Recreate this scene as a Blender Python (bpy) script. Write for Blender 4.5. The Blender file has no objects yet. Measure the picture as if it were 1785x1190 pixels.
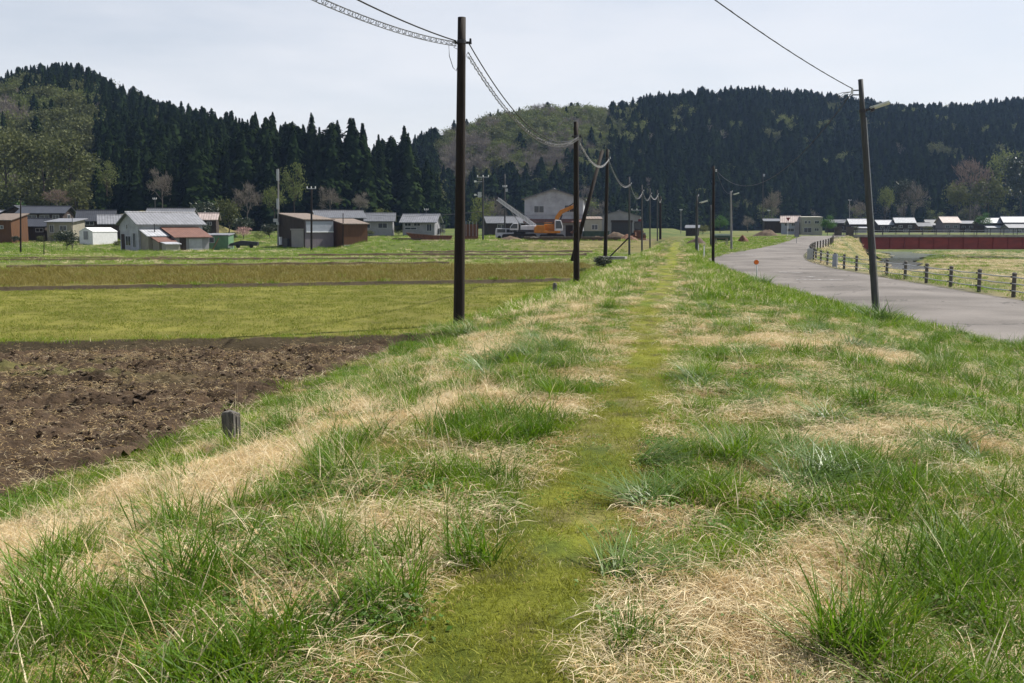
import bpy, bmesh, math, random
import numpy as np
from mathutils import Vector, Matrix

random.seed(7)
RNG = np.random.default_rng(11)
SC = bpy.context.scene
COL = SC.collection
R = math.radians
PI = math.pi

# ------------------------------------------------------------------ camera
FPX = 1735.0                       # focal length in photo pixels (1785 wide)
PITCH = math.atan(200 / FPX)       # eye level sits 200 px above the picture centre
EYE = 1.6
cam = bpy.data.cameras.new('camera')
cam.sensor_width = 36.0
cam.lens = 36.0 * FPX / 1785.0
cam.clip_start = 0.1
cam.clip_end = 4000
cam_o = bpy.data.objects.new('camera', cam)
COL.objects.link(cam_o)
cam_o.location = (0, 0, EYE)
cam_o.rotation_euler = (PI / 2 - PITCH, 0, 0)
SC.camera = cam_o

# ------------------------------------------------------------------ sky, sun, exposure
SUN_EL, SUN_AZ = R(52), R(62)      # azimuth clockwise from the view direction (+Y)
world = bpy.data.worlds.new('World')
SC.world = world
world.use_nodes = True
wn, wl = world.node_tree.nodes, world.node_tree.links
wn.clear()
w_out = wn.new('ShaderNodeOutputWorld')
w_bg = wn.new('ShaderNodeBackground')
w_sky = wn.new('ShaderNodeTexSky')
w_sky.sky_type = 'NISHITA'
w_sky.sun_disc = False
w_sky.sun_elevation = SUN_EL
w_sky.sun_rotation = SUN_AZ
w_sky.altitude = 150
w_sky.air_density = 1.0
w_sky.dust_density = 2.2
w_sky.ozone_density = 1.0
SKY_STRENGTH = 0.080
w_bg.inputs['Strength'].default_value = SKY_STRENGTH
# thin high cloud veil mixed over the sky
w_tc = wn.new('ShaderNodeTexCoord')
w_map = wn.new('ShaderNodeMapping'); w_map.inputs['Scale'].default_value = (1.0, 1.0, 4.2)
w_noi = wn.new('ShaderNodeTexNoise'); w_noi.inputs['Scale'].default_value = 2.3
w_noi.inputs['Detail'].default_value = 7; w_noi.inputs['Roughness'].default_value = 0.55
w_rmp = wn.new('ShaderNodeValToRGB')
w_rmp.color_ramp.elements[0].position = 0.30; w_rmp.color_ramp.elements[0].color = (0.52, 0.52, 0.52, 1)
w_rmp.color_ramp.elements[1].position = 0.62; w_rmp.color_ramp.elements[1].color = (0.94, 0.94, 0.94, 1)
w_mix = wn.new('ShaderNodeMix'); w_mix.data_type = 'RGBA'
w_mix.inputs['B'].default_value = (8.2, 8.2, 8.45, 1)
wl.new(w_tc.outputs['Generated'], w_map.inputs['Vector'])
wl.new(w_map.outputs['Vector'], w_noi.inputs['Vector'])
wl.new(w_noi.outputs['Fac'], w_rmp.inputs['Fac'])
# the veil is seen edge-on towards the horizon, so it thins out overhead
w_sep = wn.new('ShaderNodeSeparateXYZ'); wl.new(w_tc.outputs['Generated'], w_sep.inputs['Vector'])
w_el = wn.new('ShaderNodeMapRange'); w_el.inputs['From Min'].default_value = 0.0; w_el.inputs['From Max'].default_value = 0.7
w_el.inputs['To Min'].default_value = 1.0; w_el.inputs['To Max'].default_value = 0.08
wl.new(w_sep.outputs['Z'], w_el.inputs['Value'])
w_mul = wn.new('ShaderNodeMath'); w_mul.operation = 'MULTIPLY'
wl.new(w_rmp.outputs['Color'], w_mul.inputs[0]); wl.new(w_el.outputs['Result'], w_mul.inputs[1])
wl.new(w_mul.outputs[0], w_mix.inputs['Factor'])
wl.new(w_sky.outputs['Color'], w_mix.inputs['A'])
wl.new(w_mix.outputs['Result'], w_bg.inputs['Color'])
wl.new(w_bg.outputs['Background'], w_out.inputs['Surface'])

sun = bpy.data.lights.new('sun', 'SUN')
sun.energy = 5.0
sun.angle = R(0.53)
sun.color = (1.0, 0.955, 0.88)
sun_o = bpy.data.objects.new('sun', sun)
COL.objects.link(sun_o)
sdir = Vector((math.sin(SUN_AZ) * math.cos(SUN_EL), math.cos(SUN_AZ) * math.cos(SUN_EL), math.sin(SUN_EL)))
sun_o.rotation_euler = (-sdir).to_track_quat('-Z', 'Y').to_euler()
sun_o.location = (60, 40, 90)

SC.view_settings.view_transform = 'Standard'
SC.view_settings.look = 'None'
SC.view_settings.exposure = 0.58
SC.view_settings.gamma = 1.0
SC.view_settings.use_curve_mapping = False
SC.render.engine = 'CYCLES'
SC.cycles.max_bounces = 6
SC.cycles.diffuse_bounces = 3
SC.cycles.transparent_max_bounces = 8
SC.cycles.volume_bounces = 0
SC.cycles.use_denoising = True

# ------------------------------------------------------------------ photo pixel -> place
CP, SP = math.cos(PITCH), math.sin(PITCH)
def ray(u, v):
    x = (u - 892.5) / FPX; y = (595.0 - v) / FPX
    return Vector((x, CP + y * SP, -SP + y * CP))
def px(u, v, Y):
    d = ray(u, v); k = Y / d.y
    return Vector((d.x * k, Y, EYE + d.z * k))
def gz(u, v, z):
    d = ray(u, v); k = (z - EYE) / d.z
    return Vector((d.x * k, d.y * k, z))

def sm(t):
    t = np.clip(t, 0, 1); return t * t * (3 - 2 * t)
def lerp(a, b, t): return a + (b - a) * t

# value noise (numpy) used for shapes and for where things grow
def _hash(ix, iy, seed):
    n = (ix.astype(np.int64) * 374761393 + iy.astype(np.int64) * 668265263 + seed * 1442695041) & 0x7fffffff
    n = ((n ^ (n >> 13)) * 1274126177) & 0x7fffffff
    n = n ^ (n >> 16)
    return (n & 0xffff) / 65535.0
def vnoise(x, y, seed=0):
    x = np.asarray(x, float); y = np.asarray(y, float)
    ix, iy = np.floor(x), np.floor(y); fx, fy = sm(x - ix), sm(y - iy)
    a = _hash(ix, iy, seed); b = _hash(ix + 1, iy, seed); c = _hash(ix, iy + 1, seed); d = _hash(ix + 1, iy + 1, seed)
    return lerp(lerp(a, b, fx), lerp(c, d, fx), fy)
def fbm(x, y, seed=0, oct=4):
    s = 0; a = 0.5; t = 0
    for k in range(oct):
        s = s + a * vnoise(x * 2 ** k, y * 2 ** k, seed + k * 17); t += a; a *= 0.5
    return s / t

# ------------------------------------------------------------------ the lie of the land
def path_x(y): return 0.17 * y - 0.55
def s_of(x, y): return (x - path_x(y)) * 0.986
RL = np.array([(10, -10), (10, 10), (10, 19), (9.9, 26), (10, 34), (11.2, 48), (11.8, 58), (13, 68), (16.5, 79), (21, 90), (29, 109), (38, 134), (43, 149), (44.6, 154.2), (51.0, 156)], float)
RR = np.array([(16.3, -10), (16.3, 10), (16.3, 19), (16.3, 26), (16.4, 34), (17.4, 47), (18.3, 57), (20, 67.5), (22.9, 78.5), (26.4, 89), (33.8, 107), (41, 129), (45.8, 142), (47.6, 147.4), (51.0, 149.4)], float)
def resample(P, n):
    i = np.linspace(0, len(P) - 1, n); k = np.arange(len(P))
    return np.stack([np.interp(i, k, P[:, 0]), np.interp(i, k, P[:, 1])], 1)
def smooth_line(P, n):
    Q = resample(P, n)
    for _ in range(6):
        Q[1:-1] = (Q[:-2] + 2 * Q[1:-1] + Q[2:]) / 4
    return Q
NR = 150
RLs, RRs = smooth_line(RL, NR), smooth_line(RR, NR)
RC = (RLs + RRs) / 2
RHW = np.linalg.norm(RLs - RRs, axis=1) / 2
def zroad(y): return np.interp(y, [-20, 58, 75, 100, 130, 150, 170], [-0.75, -0.75, -0.68, -0.45, 0.0, 0.2, 0.22])
RZ = zroad(RC[:, 1])
def road_near(x, y):
    x = np.asarray(x, float).ravel(); y = np.asarray(y, float).ravel()
    d = np.empty(len(x)); k = np.empty(len(x), int)
    for i in range(0, len(x), 20000):
        q = (x[i:i + 20000, None] - RC[None, :, 0]) ** 2 + (y[i:i + 20000, None] - RC[None, :, 1]) ** 2
        k[i:i + 20000] = q.argmin(1); d[i:i + 20000] = np.sqrt(q.min(1))
    return d - RHW[k], k
RIV = [np.array([(104, 112), (84, 144), (75, 160), (71, 176), (74, 195)], float),
       np.array([(45, 112), (50, 130), (57, 147), (66, 165), (74, 195)], float)]
RIVs = [smooth_line(r, 40) for r in RIV]
def river_dist(x, y):
    best = np.full(np.shape(x), 1e9)
    for r in RIVs:
        q = (x[..., None] - r[:, 0]) ** 2 + (y[..., None] - r[:, 1]) ** 2
        best = np.minimum(best, np.sqrt(q.min(-1)))
    return best
def y1(x): return 20.55 + 0.175 * np.maximum(x, -30) + 0.30 * (fbm(x / 1.7, x * 0 + 3.3, 201) - 0.5)
def y2(x): return 39.6 + 0.27 * np.maximum(x, -45) + 0.7 * (fbm(x / 2.5, x * 0 + 1.3, 203) - 0.5)
def y3(x): return 56.0 + 0.23 * np.maximum(x, -60)

def trail_w(y): return np.interp(y, [2.5, 4.5, 8, 14, 40], [0.48, 0.42, 0.35, 0.30, 0.30])
def toe(y): return np.interp(y, [14, 22, 38, 60], [5.2, 4.75, 3.75, 3.6])

def G(x, y):
    x = np.asarray(x, float); y = np.asarray(y, float); shp = np.broadcast(x, y).shape
    x = np.broadcast_to(x, shp).ravel(); y = np.broadcast_to(y, shp).ravel()
    s = s_of(x, y)
    zc = np.interp(y, [-60, 90, 130, 180, 900], [0, 0, -0.1, -0.3, 0.5])
    zf = np.interp(y, [-60, 52, 66, 84, 125, 143, 152, 172, 192, 230, 300, 900], [-0.5, -0.5, -0.55, -1.0, -1.55, -1.6, -1.4, -0.7, -0.35, 0.0, 0.8, 1.0])
    zf = zf - 0.12 * (1 - sm((y - y2(x)) / 0.3)) - 0.18 * (1 - sm((y - y1(x)) / 0.3))
    pad = sm((y - 127) / 16) * sm((x + 25) / 5)
    zf = lerp(zf, np.maximum(zf, -0.42), pad)
    zl = lerp(zc, zf, sm((-s - 0.9) / (toe(y) - 0.9)))
    # right side: bank falls to the road, road, then the river flat
    d, k = road_near(x, y)
    xl = np.interp(y, RLs[:, 1], RLs[:, 0]); xc = np.interp(y, RC[:, 1], RC[:, 0]); xc = np.where(y > 152, 51.0, xc)
    sl = s_of(np.where(y > 154, 46, xl), y)
    zrn = RZ[k]
    zr_ = lerp(zc, zrn, sm((s - 1.2) / np.maximum(sl - 1.4, 1.0)))
    zr_ = np.where(d < 0.0, zrn, zr_)
    dd = np.where(y > 155, x - 51.0, d)
    ff = sm((dd - 0.8) / np.where(y > 100, 3.6, 8.0)) * (1 - sm((y - 190) / 26))
    ff = np.where((y > 138) & (y < 192), np.maximum(ff, sm((x - 50.9) / 1.0)), ff)
    flood = -3.0 + 0.5 * (fbm(x / 9, y / 9, 5) - 0.5) - 0.75 * np.exp(-(river_dist(x, y) / 3.0) ** 2)
    zfl = lerp(np.where(y > 155, -0.3, zrn), flood, ff)
    right = x > xc
    zr_ = np.where(right & (d >= 0), zfl, zr_)
    z = np.where(s < 0, zl, zr_)
    off = (d > 0.3) & (np.abs(s) > 0.5)
    bump = 0.10 * (fbm(x / 0.9, y / 0.9, 2, 3) - 0.5) * np.where(s < -5.2, 0.35, 1.0)
    z = z + np.where(off, bump, 0)
    return z.reshape(shp)
def g1(x, y): return float(G(np.array([x]), np.array([y]))[0])

# ------------------------------------------------------------------ where the grass is dry (0..1)
def _blob(u, v, z, r, w): p = gz(u, v, z); return (p.x, p.y, r, w)
BL = [_blob(*a) for a in [(60, 880, -0.55, 1.1, 1.0), (200, 850, -0.55, 0.9, 0.9), (330, 880, -0.4, 0.9, 1.0), (480, 810, -0.4, 0.7, 0.6), (150, 960, -0.3, 0.7, 1.0),
      (570, 770, -0.35, 0.7, 0.8), (560, 900, -0.2, 0.5, 0.7), (640, 950, -0.1, 0.5, 0.8), (700, 720, -0.2, 0.9, 0.8), (650, 690, -0.4, 1.0, 0.9), (930, 712, 0, 0.55, 1.2), (740, 745, -0.15, 0.6, 0.8),
      (700, 1110, 0, 0.3, 0.9), (860, 640, -0.3, 1.3, 0.8), (910, 590, -0.3, 1.6, 0.9), (980, 545, -0.3, 2.0, 1.0), (1030, 505, -0.3, 2.6, 1.1), (1085, 475, -0.3, 3.5, 1.1), (1130, 450, -0.2, 5, 1.1),
      (1300, 925, 0, 0.55, 0.8), (1350, 985, 0, 0.5, 1.0), (1250, 1110, 0, 0.5, 1.4), (1390, 1020, 0, 0.35, 0.9), (1330, 1140, 0, 0.4, 1.1), (510, 985, -0.1, 0.45, 0.9), (690, 935, -0.05, 0.4, 0.9), (210, 1010, -0.2, 0.4, 0.9), (640, 1030, 0, 0.3, 0.7), (700, 1150, 0, 0.3, 0.9), (30, 930, -0.35, 0.6, 1.0), (450, 880, -0.25, 0.6, 0.9), (400, 1090, -0.1, 0.25, 0.7), (20, 1140, -0.2, 0.3, 0.8), (1180, 1060, 0, 0.35, 1.0), (1620, 770, -0.1, 1.0, 1.1), (1720, 800, -0.2, 0.9, 1.1), (1490, 760, 0, 0.7, 0.7),
      (1440, 640, -0.3, 1.9, 0.9), (1290, 600, -0.15, 1.6, 1.0), (1700, 1130, 0, 0.5, 0.8), (1230, 560, -0.1, 2.0, 0.6), (1090, 570, 0, 0.8, 0.6), (1570, 660, -0.4, 1.6, 0.6), (900, 800, 0, 0.35, 0.6), (1260, 515, -0.2, 2.6, 0.5)]]
GB = [_blob(*a) for a in [(60, 1080, -0.15, 0.6, 1.4), (350, 1030, -0.15, 0.55, 1.5), (560, 1000, -0.1, 0.5, 1.2), (600, 1120, -0.05, 0.6, 1.5), (430, 1130, -0.1, 0.5, 1.2), (200, 1150, -0.1, 0.6, 1.2), (740, 850, -0.05, 0.9, 0.8),
      (860, 760, -0.05, 1.0, 0.9), (950, 650, -0.1, 1.4, 0.9), (1050, 540, -0.1, 2.3, 0.9), (1600, 620, -0.5, 2.6, 1.0), (1430, 545, -0.5, 3, 1.2), (1690, 900, -0.1, 0.9, 1.2), (1560, 850, 0, 0.8, 1.0), (1640, 1010, 0, 0.8, 1.0), (1150, 850, 0, 0.7, 1.0),
      (1500, 1110, 0, 0.35, 1.5), (1090, 960, 0, 0.45, 1.2), (1200, 680, 0, 1.2, 0.7), (1700, 650, -0.6, 2.0, 1.0), (430, 920, -0.25, 0.35, 1.0), (90, 970, -0.3, 0.25, 0.9)]]
def dryness(x, y):
    x = np.asarray(x, float); y = np.asarray(y, float); s = s_of(x, y)
    v = 0.15 + 0.75 * (fbm(x / 1.1, y / 1.4, 31) - 0.5) + 2.1 * (fbm(x / 0.30, y / 0.38, 37, 3) - 0.5)
    v = v + 0.10 * np.exp(-((s + 2.6) / 1.2) ** 2) - 0.6 * sm((-s - (toe(y) - 1.2)) / 0.9)
    v = v - 0.35 * np.exp(-((np.interp(y, RLs[:, 1], RLs[:, 0]) - x) / 1.9) ** 2)
    for bx, by, r, w in BL: v = v + 0.33 * w * np.exp(-((x - bx) ** 2 + ((y - by) / 1.25) ** 2) / (r * r))
    for bx, by, r, w in GB: v = v - 0.13 * w * np.exp(-((x - bx) ** 2 + ((y - by) / 1.25) ** 2) / (r * r))
    return np.clip(v, 0.04, 0.80)

# ------------------------------------------------------------------ material helpers
def new_mat(name):
    m = bpy.data.materials.new(name); m.use_nodes = True
    nt = m.node_tree; nt.nodes.clear()
    out = nt.nodes.new('ShaderNodeOutputMaterial')
    return m, nt.nodes, nt.links, out
def c4(c): return (c[0], c[1], c[2], 1)
def mat(name, col, rough=0.7, var=0.25, scale=3.0, metal=0.0, bump=0.0, stretch=(1, 1, 1), spec=0.25, col2=None, detail=5, obj=True):
    m, n, l, out = new_mat(name)
    b = n.new('ShaderNodeBsdfPrincipled'); b.inputs['Roughness'].default_value = rough; b.inputs['Metallic'].default_value = metal
    b.inputs['Specular IOR Level'].default_value = spec
    tc = n.new('ShaderNodeTexCoord'); mp = n.new('ShaderNodeMapping'); mp.inputs['Scale'].default_value = stretch
    nz = n.new('ShaderNodeTexNoise'); nz.inputs['Scale'].default_value = scale; nz.inputs['Detail'].default_value = detail; nz.inputs['Roughness'].default_value = 0.65
    l.new(tc.outputs['Object' if obj else 'Generated'], mp.inputs['Vector']); l.new(mp.outputs['Vector'], nz.inputs['Vector'])
    mx = n.new('ShaderNodeMix'); mx.data_type = 'RGBA'
    lo = tuple(c * (1 - var) for c in col); hi = tuple(min(1, c * (1 + var)) for c in (col2 or col))
    if col2: lo = tuple(c * (1 - var * 0.3) for c in col)
    mx.inputs['A'].default_value = c4(lo); mx.inputs['B'].default_value = c4(hi)
    cr = n.new('ShaderNodeMapRange'); cr.inputs['From Min'].default_value = 0.3; cr.inputs['From Max'].default_value = 0.7
    l.new(nz.outputs['Fac'], cr.inputs['Value']); l.new(cr.outputs['Result'], mx.inputs['Factor'])
    l.new(mx.outputs['Result'], b.inputs['Base Color'])
    if bump:
        bp = n.new('ShaderNodeBump'); bp.inputs['Strength'].default_value = bump; bp.inputs['Distance'].default_value = 0.02
        l.new(nz.outputs['Fac'], bp.inputs['Height']); l.new(bp.outputs['Normal'], b.inputs['Normal'])
    l.new(b.outputs['BSDF'], out.inputs['Surface'])
    return m
def leaf_mat(name, a, b_, trans=0.4, rough=0.5, gloss=0.25, tone=True, huevar=0.25):
    m, n, l, out = new_mat(name)
    oi = n.new('ShaderNodeObjectInfo')
    at = n.new('ShaderNodeAttribute'); at.attribute_name = 'tone'
    ad = n.new('ShaderNodeMath'); ad.operation = 'MULTIPLY_ADD'; ad.inputs[1].default_value = 0.55
    l.new(oi.outputs['Random'], ad.inputs[0])
    sc = n.new('ShaderNodeMath'); sc.operation = 'MULTIPLY'; sc.inputs[1].default_value = 0.45
    l.new(at.outputs['Fac'], sc.inputs[0]); l.new(sc.outputs[0], ad.inputs[2])
    mx = n.new('ShaderNodeMix'); mx.data_type = 'RGBA'
    mx.inputs['A'].default_value = c4(a); mx.inputs['B'].default_value = c4(b_)
    l.new(ad.outputs[0], mx.inputs['Factor'])
    p = n.new('ShaderNodeBsdfPrincipled'); p.inputs['Roughness'].default_value = rough; p.inputs['Specular IOR Level'].default_value = gloss
    l.new(mx.outputs['Result'], p.inputs['Base Color'])
    if trans > 0:
        t = n.new('ShaderNodeBsdfTranslucent'); l.new(mx.outputs['Result'], t.inputs['Color'])
        ms = n.new('ShaderNodeMixShader'); ms.inputs['Fac'].default_value = trans
        l.new(p.outputs['BSDF'], ms.inputs[1]); l.new(t.outputs['BSDF'], ms.inputs[2]); l.new(ms.outputs['Shader'], out.inputs['Surface'])
    else:
        l.new(p.outputs['BSDF'], out.inputs['Surface'])
    return m
def roof_mat(name, colr, rough, pitch, rows=0.0, depth=0.35):
    m = mat(name, colr, rough, 0.25, 1.5, spec=0.35)
    n, l = m.node_tree.nodes, m.node_tree.links
    b = next(q for q in n if q.type == 'BSDF_PRINCIPLED'); src = b.inputs['Base Color'].links[0].from_socket
    tc = n.new('ShaderNodeTexCoord'); fac = None
    for ax, p in (('X', pitch), ('Y', rows)):
        if not p: continue
        w = n.new('ShaderNodeTexWave'); w.bands_direction = ax; w.inputs['Scale'].default_value = 0.314 / p; w.inputs['Distortion'].default_value = 0.25
        r = n.new('ShaderNodeMapRange'); r.inputs['From Max'].default_value = 0.35; r.inputs['To Min'].default_value = 1 - depth; r.inputs['To Max'].default_value = 1.0
        l.new(tc.outputs['Object'], w.inputs['Vector']); l.new(w.outputs['Fac'], r.inputs['Value'])
        v = n.new('ShaderNodeVectorMath'); v.operation = 'SCALE'; l.new(src, v.inputs[0]); l.new(r.outputs['Result'], v.inputs['Scale']); src = v.outputs['Vector']
        if fac is None: fac = w.outputs['Fac']
    bp = n.new('ShaderNodeBump'); bp.inputs['Strength'].default_value = 0.4; bp.inputs['Distance'].default_value = 0.03
    l.new(fac, bp.inputs['Height']); l.new(bp.outputs['Normal'], b.inputs['Normal'])
    l.new(src, b.inputs['Base Color']); return m
def land_mat(name, fine=9.0, coarse=0.7, amp=0.5, bump=0.6, rough=0.95):
    """colour from the 'base' attribute (what grows or lies there) broken up by noise"""
    m, n, l, out = new_mat(name)
    at = n.new('ShaderNodeAttribute'); at.attribute_name = 'base'
    tc = n.new('ShaderNodeTexCoord')
    n1 = n.new('ShaderNodeTexNoise'); n1.inputs['Scale'].default_value = fine; n1.inputs['Detail'].default_value = 8; n1.inputs['Roughness'].default_value = 0.7
    n2 = n.new('ShaderNodeTexNoise'); n2.inputs['Scale'].default_value = coarse; n2.inputs['Detail'].default_value = 6
    l.new(tc.outputs['Object'], n1.inputs['Vector']); l.new(tc.outputs['Object'], n2.inputs['Vector'])
    ml = n.new('ShaderNodeMath'); ml.operation = 'ADD'; l.new(n1.outputs['Fac'], ml.inputs[0]); l.new(n2.outputs['Fac'], ml.inputs[1])
    mr = n.new('ShaderNodeMapRange'); mr.inputs['From Min'].default_value = 0.6; mr.inputs['From Max'].default_value = 1.4
    mr.inputs['To Min'].default_value = 1 - amp; mr.inputs['To Max'].default_value = 1 + amp
    l.new(ml.outputs[0], mr.inputs['Value'])
    vm = n.new('ShaderNodeVectorMath'); vm.operation = 'SCALE'
    l.new(at.outputs['Color'], vm.inputs[0]); l.new(mr.outputs['Result'], vm.inputs['Scale'])
    b = n.new('ShaderNodeBsdfPrincipled'); b.inputs['Roughness'].default_value = rough; b.inputs['Specular IOR Level'].default_value = 0.15
    l.new(vm.outputs['Vector'], b.inputs['Base Color'])
    bp = n.new('ShaderNodeBump'); bp.inputs['Strength'].default_value = bump; bp.inputs['Distance'].default_value = 0.06
    l.new(n1.outputs['Fac'], bp.inputs['Height']); l.new(bp.outputs['Normal'], b.inputs['Normal'])
    l.new(b.outputs['BSDF'], out.inputs['Surface'])
    return m

M = {}
M['land'] = land_mat('land')
M['soil'] = land_mat('soil', fine=14, coarse=1.5, amp=0.5, bump=0.9)
M['moss'] = land_mat('moss', fine=26, coarse=1.6, amp=0.55, bump=0.8)
M['hill'] = mat('hill_floor', (0.02, 0.022, 0.012), 0.95, 0.5, 0.05)
M['asphalt'] = None
M['wood_pole'] = mat('old_pole_wood', (0.017, 0.012, 0.009), 0.8, 0.5, 6, bump=0.5, stretch=(3, 3, 0.25))
M['grey_pole'] = mat('weathered_pole', (0.060, 0.061, 0.061), 0.75, 0.35, 5, bump=0.3, stretch=(3, 3, 0.3))
M['concrete_pole'] = mat('concrete_pole', (0.22, 0.21, 0.2), 0.75, 0.2, 6, stretch=(2, 2, 0.4))
M['steel'] = mat('galvanised', (0.35, 0.36, 0.37), 0.45, 0.2, 8, metal=0.6)
M['dark_steel'] = mat('dark_steel', (0.04, 0.04, 0.045), 0.55, 0.3, 8)
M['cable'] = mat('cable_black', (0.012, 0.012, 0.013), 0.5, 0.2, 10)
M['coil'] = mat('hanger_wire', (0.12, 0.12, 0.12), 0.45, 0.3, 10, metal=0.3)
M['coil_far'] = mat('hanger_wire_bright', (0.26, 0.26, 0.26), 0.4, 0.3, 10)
M['insul'] = mat('porcelain', (0.7, 0.7, 0.68), 0.3, 0.1, 8)
M['stump'] = mat('weathered_stump', (0.020, 0.019, 0.018), 0.9, 0.7, 9, bump=1.0, stretch=(4, 4, 0.35), col2=(0.12, 0.11, 0.098))
M['post'] = mat('fence_post', (0.11, 0.10, 0.088), 0.8, 0.35, 7, bump=0.4)
M['white'] = mat('white_paint', (0.72, 0.72, 0.72), 0.5, 0.12, 4)
M['orange'] = mat('orange_reflector', (0.72, 0.16, 0.02), 0.35, 0.15, 8)
M['girder'] = mat('red_girder', (0.19, 0.028, 0.024), 0.5, 0.3, 0.7, spec=0.4, stretch=(0.6, 1, 2))
M['girder_dark'] = mat('red_flange', (0.075, 0.014, 0.013), 0.55, 0.3, 1.5)
M['concrete'] = mat('concrete', (0.27, 0.26, 0.24), 0.9, 0.3, 1.2, bump=0.2)
M['dark_conc'] = mat('stained_concrete', (0.075, 0.07, 0.062), 0.9, 0.4, 1.0)
M['glass'] = mat('window_glass', (0.03, 0.035, 0.04), 0.12, 0.2, 2, spec=0.6)
M['frame'] = mat('window_frame', (0.42, 0.43, 0.44), 0.5, 0.1, 5)
M['tile_dark'] = roof_mat('dark_tile', (0.055, 0.058, 0.066), 0.4, 0.35, 0.4)
M['tile_grey'] = roof_mat('grey_tile', (0.14, 0.145, 0.155), 0.45, 0.35, 0.4)
M['metal_roof'] = roof_mat('pale_metal_roof', (0.20, 0.205, 0.22), 0.5, 0.45)
M['metal_roof2'] = roof_mat('bright_metal_roof', (0.40, 0.41, 0.43), 0.45, 0.45)
M['rust_roof'] = roof_mat('rust_red_roof', (0.15, 0.075, 0.055), 0.7, 0.4, 0.0, 0.3)
M['tan_roof'] = roof_mat('tan_roof', (0.19, 0.15, 0.12), 0.7, 0.5)
M['pink_roof'] = roof_mat('faded_pink_roof', (0.40, 0.33, 0.30), 0.6, 0.45)
M['w_white'] = mat('white_wall', (0.34, 0.35, 0.37), 0.85, 0.25, 0.9)
M['w_cream'] = mat('cream_wall', (0.26, 0.24, 0.19), 0.85, 0.15, 1.2)
M['w_grey'] = mat('grey_wall', (0.24, 0.24, 0.25), 0.85, 0.15, 1.0)
M['w_beige'] = mat('beige_wall', (0.30, 0.29, 0.24), 0.85, 0.12, 1.0)
M['w_dark'] = mat('dark_board_wall', (0.045, 0.034, 0.028), 0.85, 0.4, 2, stretch=(4, 4, 0.4))
M['w_brown'] = mat('brown_board_wall', (0.105, 0.052, 0.026), 0.85, 0.25, 1.5, stretch=(4, 4, 0.4))
M['w_violet'] = mat('mauve_sheet_wall', (0.17, 0.145, 0.16), 0.75, 0.2, 1.5, stretch=(5, 5, 0.4))
M['w_blue'] = mat('pale_blue_sheet', (0.31, 0.33, 0.38), 0.7, 0.1, 1.5)
M['shutter'] = mat('roller_shutter', (0.27, 0.25, 0.235), 0.6, 0.1, 1.5)
M['green_paint'] = mat('green_shed', (0.11, 0.20, 0.11), 0.65, 0.2, 1.5)
M['dk_green'] = mat('dark_green_sheet', (0.045, 0.075, 0.055), 0.65, 0.25, 1.5)
M['vinyl'] = mat('white_vinyl', (0.62, 0.62, 0.62), 0.5, 0.12, 2.5)
M['ex_orange'] = mat('excavator_orange', (0.42, 0.155, 0.018), 0.45, 0.25, 1.6)
M['crane_white'] = mat('crane_white', (0.56, 0.56, 0.57), 0.45, 0.2, 2)
M['rubber'] = mat('track_rubber', (0.022, 0.02, 0.019), 0.8, 0.35, 4)
M['rust'] = mat('rusty_steel', (0.13, 0.062, 0.035), 0.8, 0.5, 2.2, stretch=(2, 2, 1))
M['timber'] = mat('old_timber', (0.085, 0.06, 0.042), 0.85, 0.45, 3, stretch=(1, 4, 4))
M['earth'] = mat('earth_heap', (0.095, 0.068, 0.046), 0.95, 0.45, 1.5, bump=0.8)
M['sign_back'] = mat('sign_back', (0.16, 0.165, 0.18), 0.55, 0.15, 4)
M['sign_red'] = mat('sign_dark_red', (0.16, 0.02, 0.02), 0.5, 0.15, 4)
M['bark'] = mat('bark', (0.055, 0.042, 0.032), 0.9, 0.4, 3, stretch=(3, 3, 0.5))
M['grey_bark'] = mat('grey_bark', (0.10, 0.088, 0.076), 0.9, 0.3, 3, stretch=(3, 3, 0.5))
M['lamp'] = mat('lamp_cover', (0.62, 0.62, 0.52), 0.4, 0.15, 5)
M['water'] = mat('river_water', (0.05, 0.06, 0.06), 0.18, 0.2, 0.6, spec=0.7, bump=0.25)
M['clod'] = mat('clod_earth', (0.080, 0.056, 0.036), 0.95, 0.5, 6)
M['levee'] = mat('levee_soil', (0.085, 0.062, 0.035), 0.95, 0.4, 2, bump=0.8)
# leaves
M['cedar'] = leaf_mat('cedar_needles', (0.008, 0.016, 0.005), (0.023, 0.037, 0.012), 0.06, 0.9, 0.0)
M['spring'] = leaf_mat('spring_leaves', (0.085, 0.11, 0.030), (0.15, 0.17, 0.05), 0.4, 0.6, 0.2)
M['olive'] = leaf_mat('olive_leaves', (0.055, 0.066, 0.020), (0.12, 0.13, 0.042), 0.3, 0.65, 0.2)
M['evergreen'] = leaf_mat('evergreen_leaves', (0.016, 0.026, 0.012), (0.035, 0.05, 0.02), 0.15, 0.5, 0.4)
M['bright'] = leaf_mat('bright_leaves', (0.045, 0.11, 0.025), (0.075, 0.16, 0.035), 0.35, 0.6, 0.2)
M['twig'] = leaf_mat('twigs', (0.115, 0.098, 0.082), (0.225, 0.20, 0.165), 0.2, 0.85, 0.1)
M['pink'] = leaf_mat('blossom', (0.42, 0.27, 0.25), (0.6, 0.42, 0.38), 0.3, 0.7, 0.1)
M['rosy'] = leaf_mat('rosy_twigs', (0.13, 0.095, 0.08), (0.22, 0.165, 0.135), 0.25, 0.8, 0.1)
M['g_green'] = leaf_mat('grass_green', (0.072, 0.146, 0.004), (0.215, 0.330, 0.014), 0.45, 0.5, 0.16)
M['g_dark'] = leaf_mat('grass_deep', (0.046, 0.108, 0.004), (0.130, 0.235, 0.012), 0.42, 0.48, 0.2)
M['g_blue'] = leaf_mat('grass_bluish', (0.06, 0.12, 0.016), (0.15, 0.235, 0.045), 0.35, 0.42, 0.35)
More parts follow.
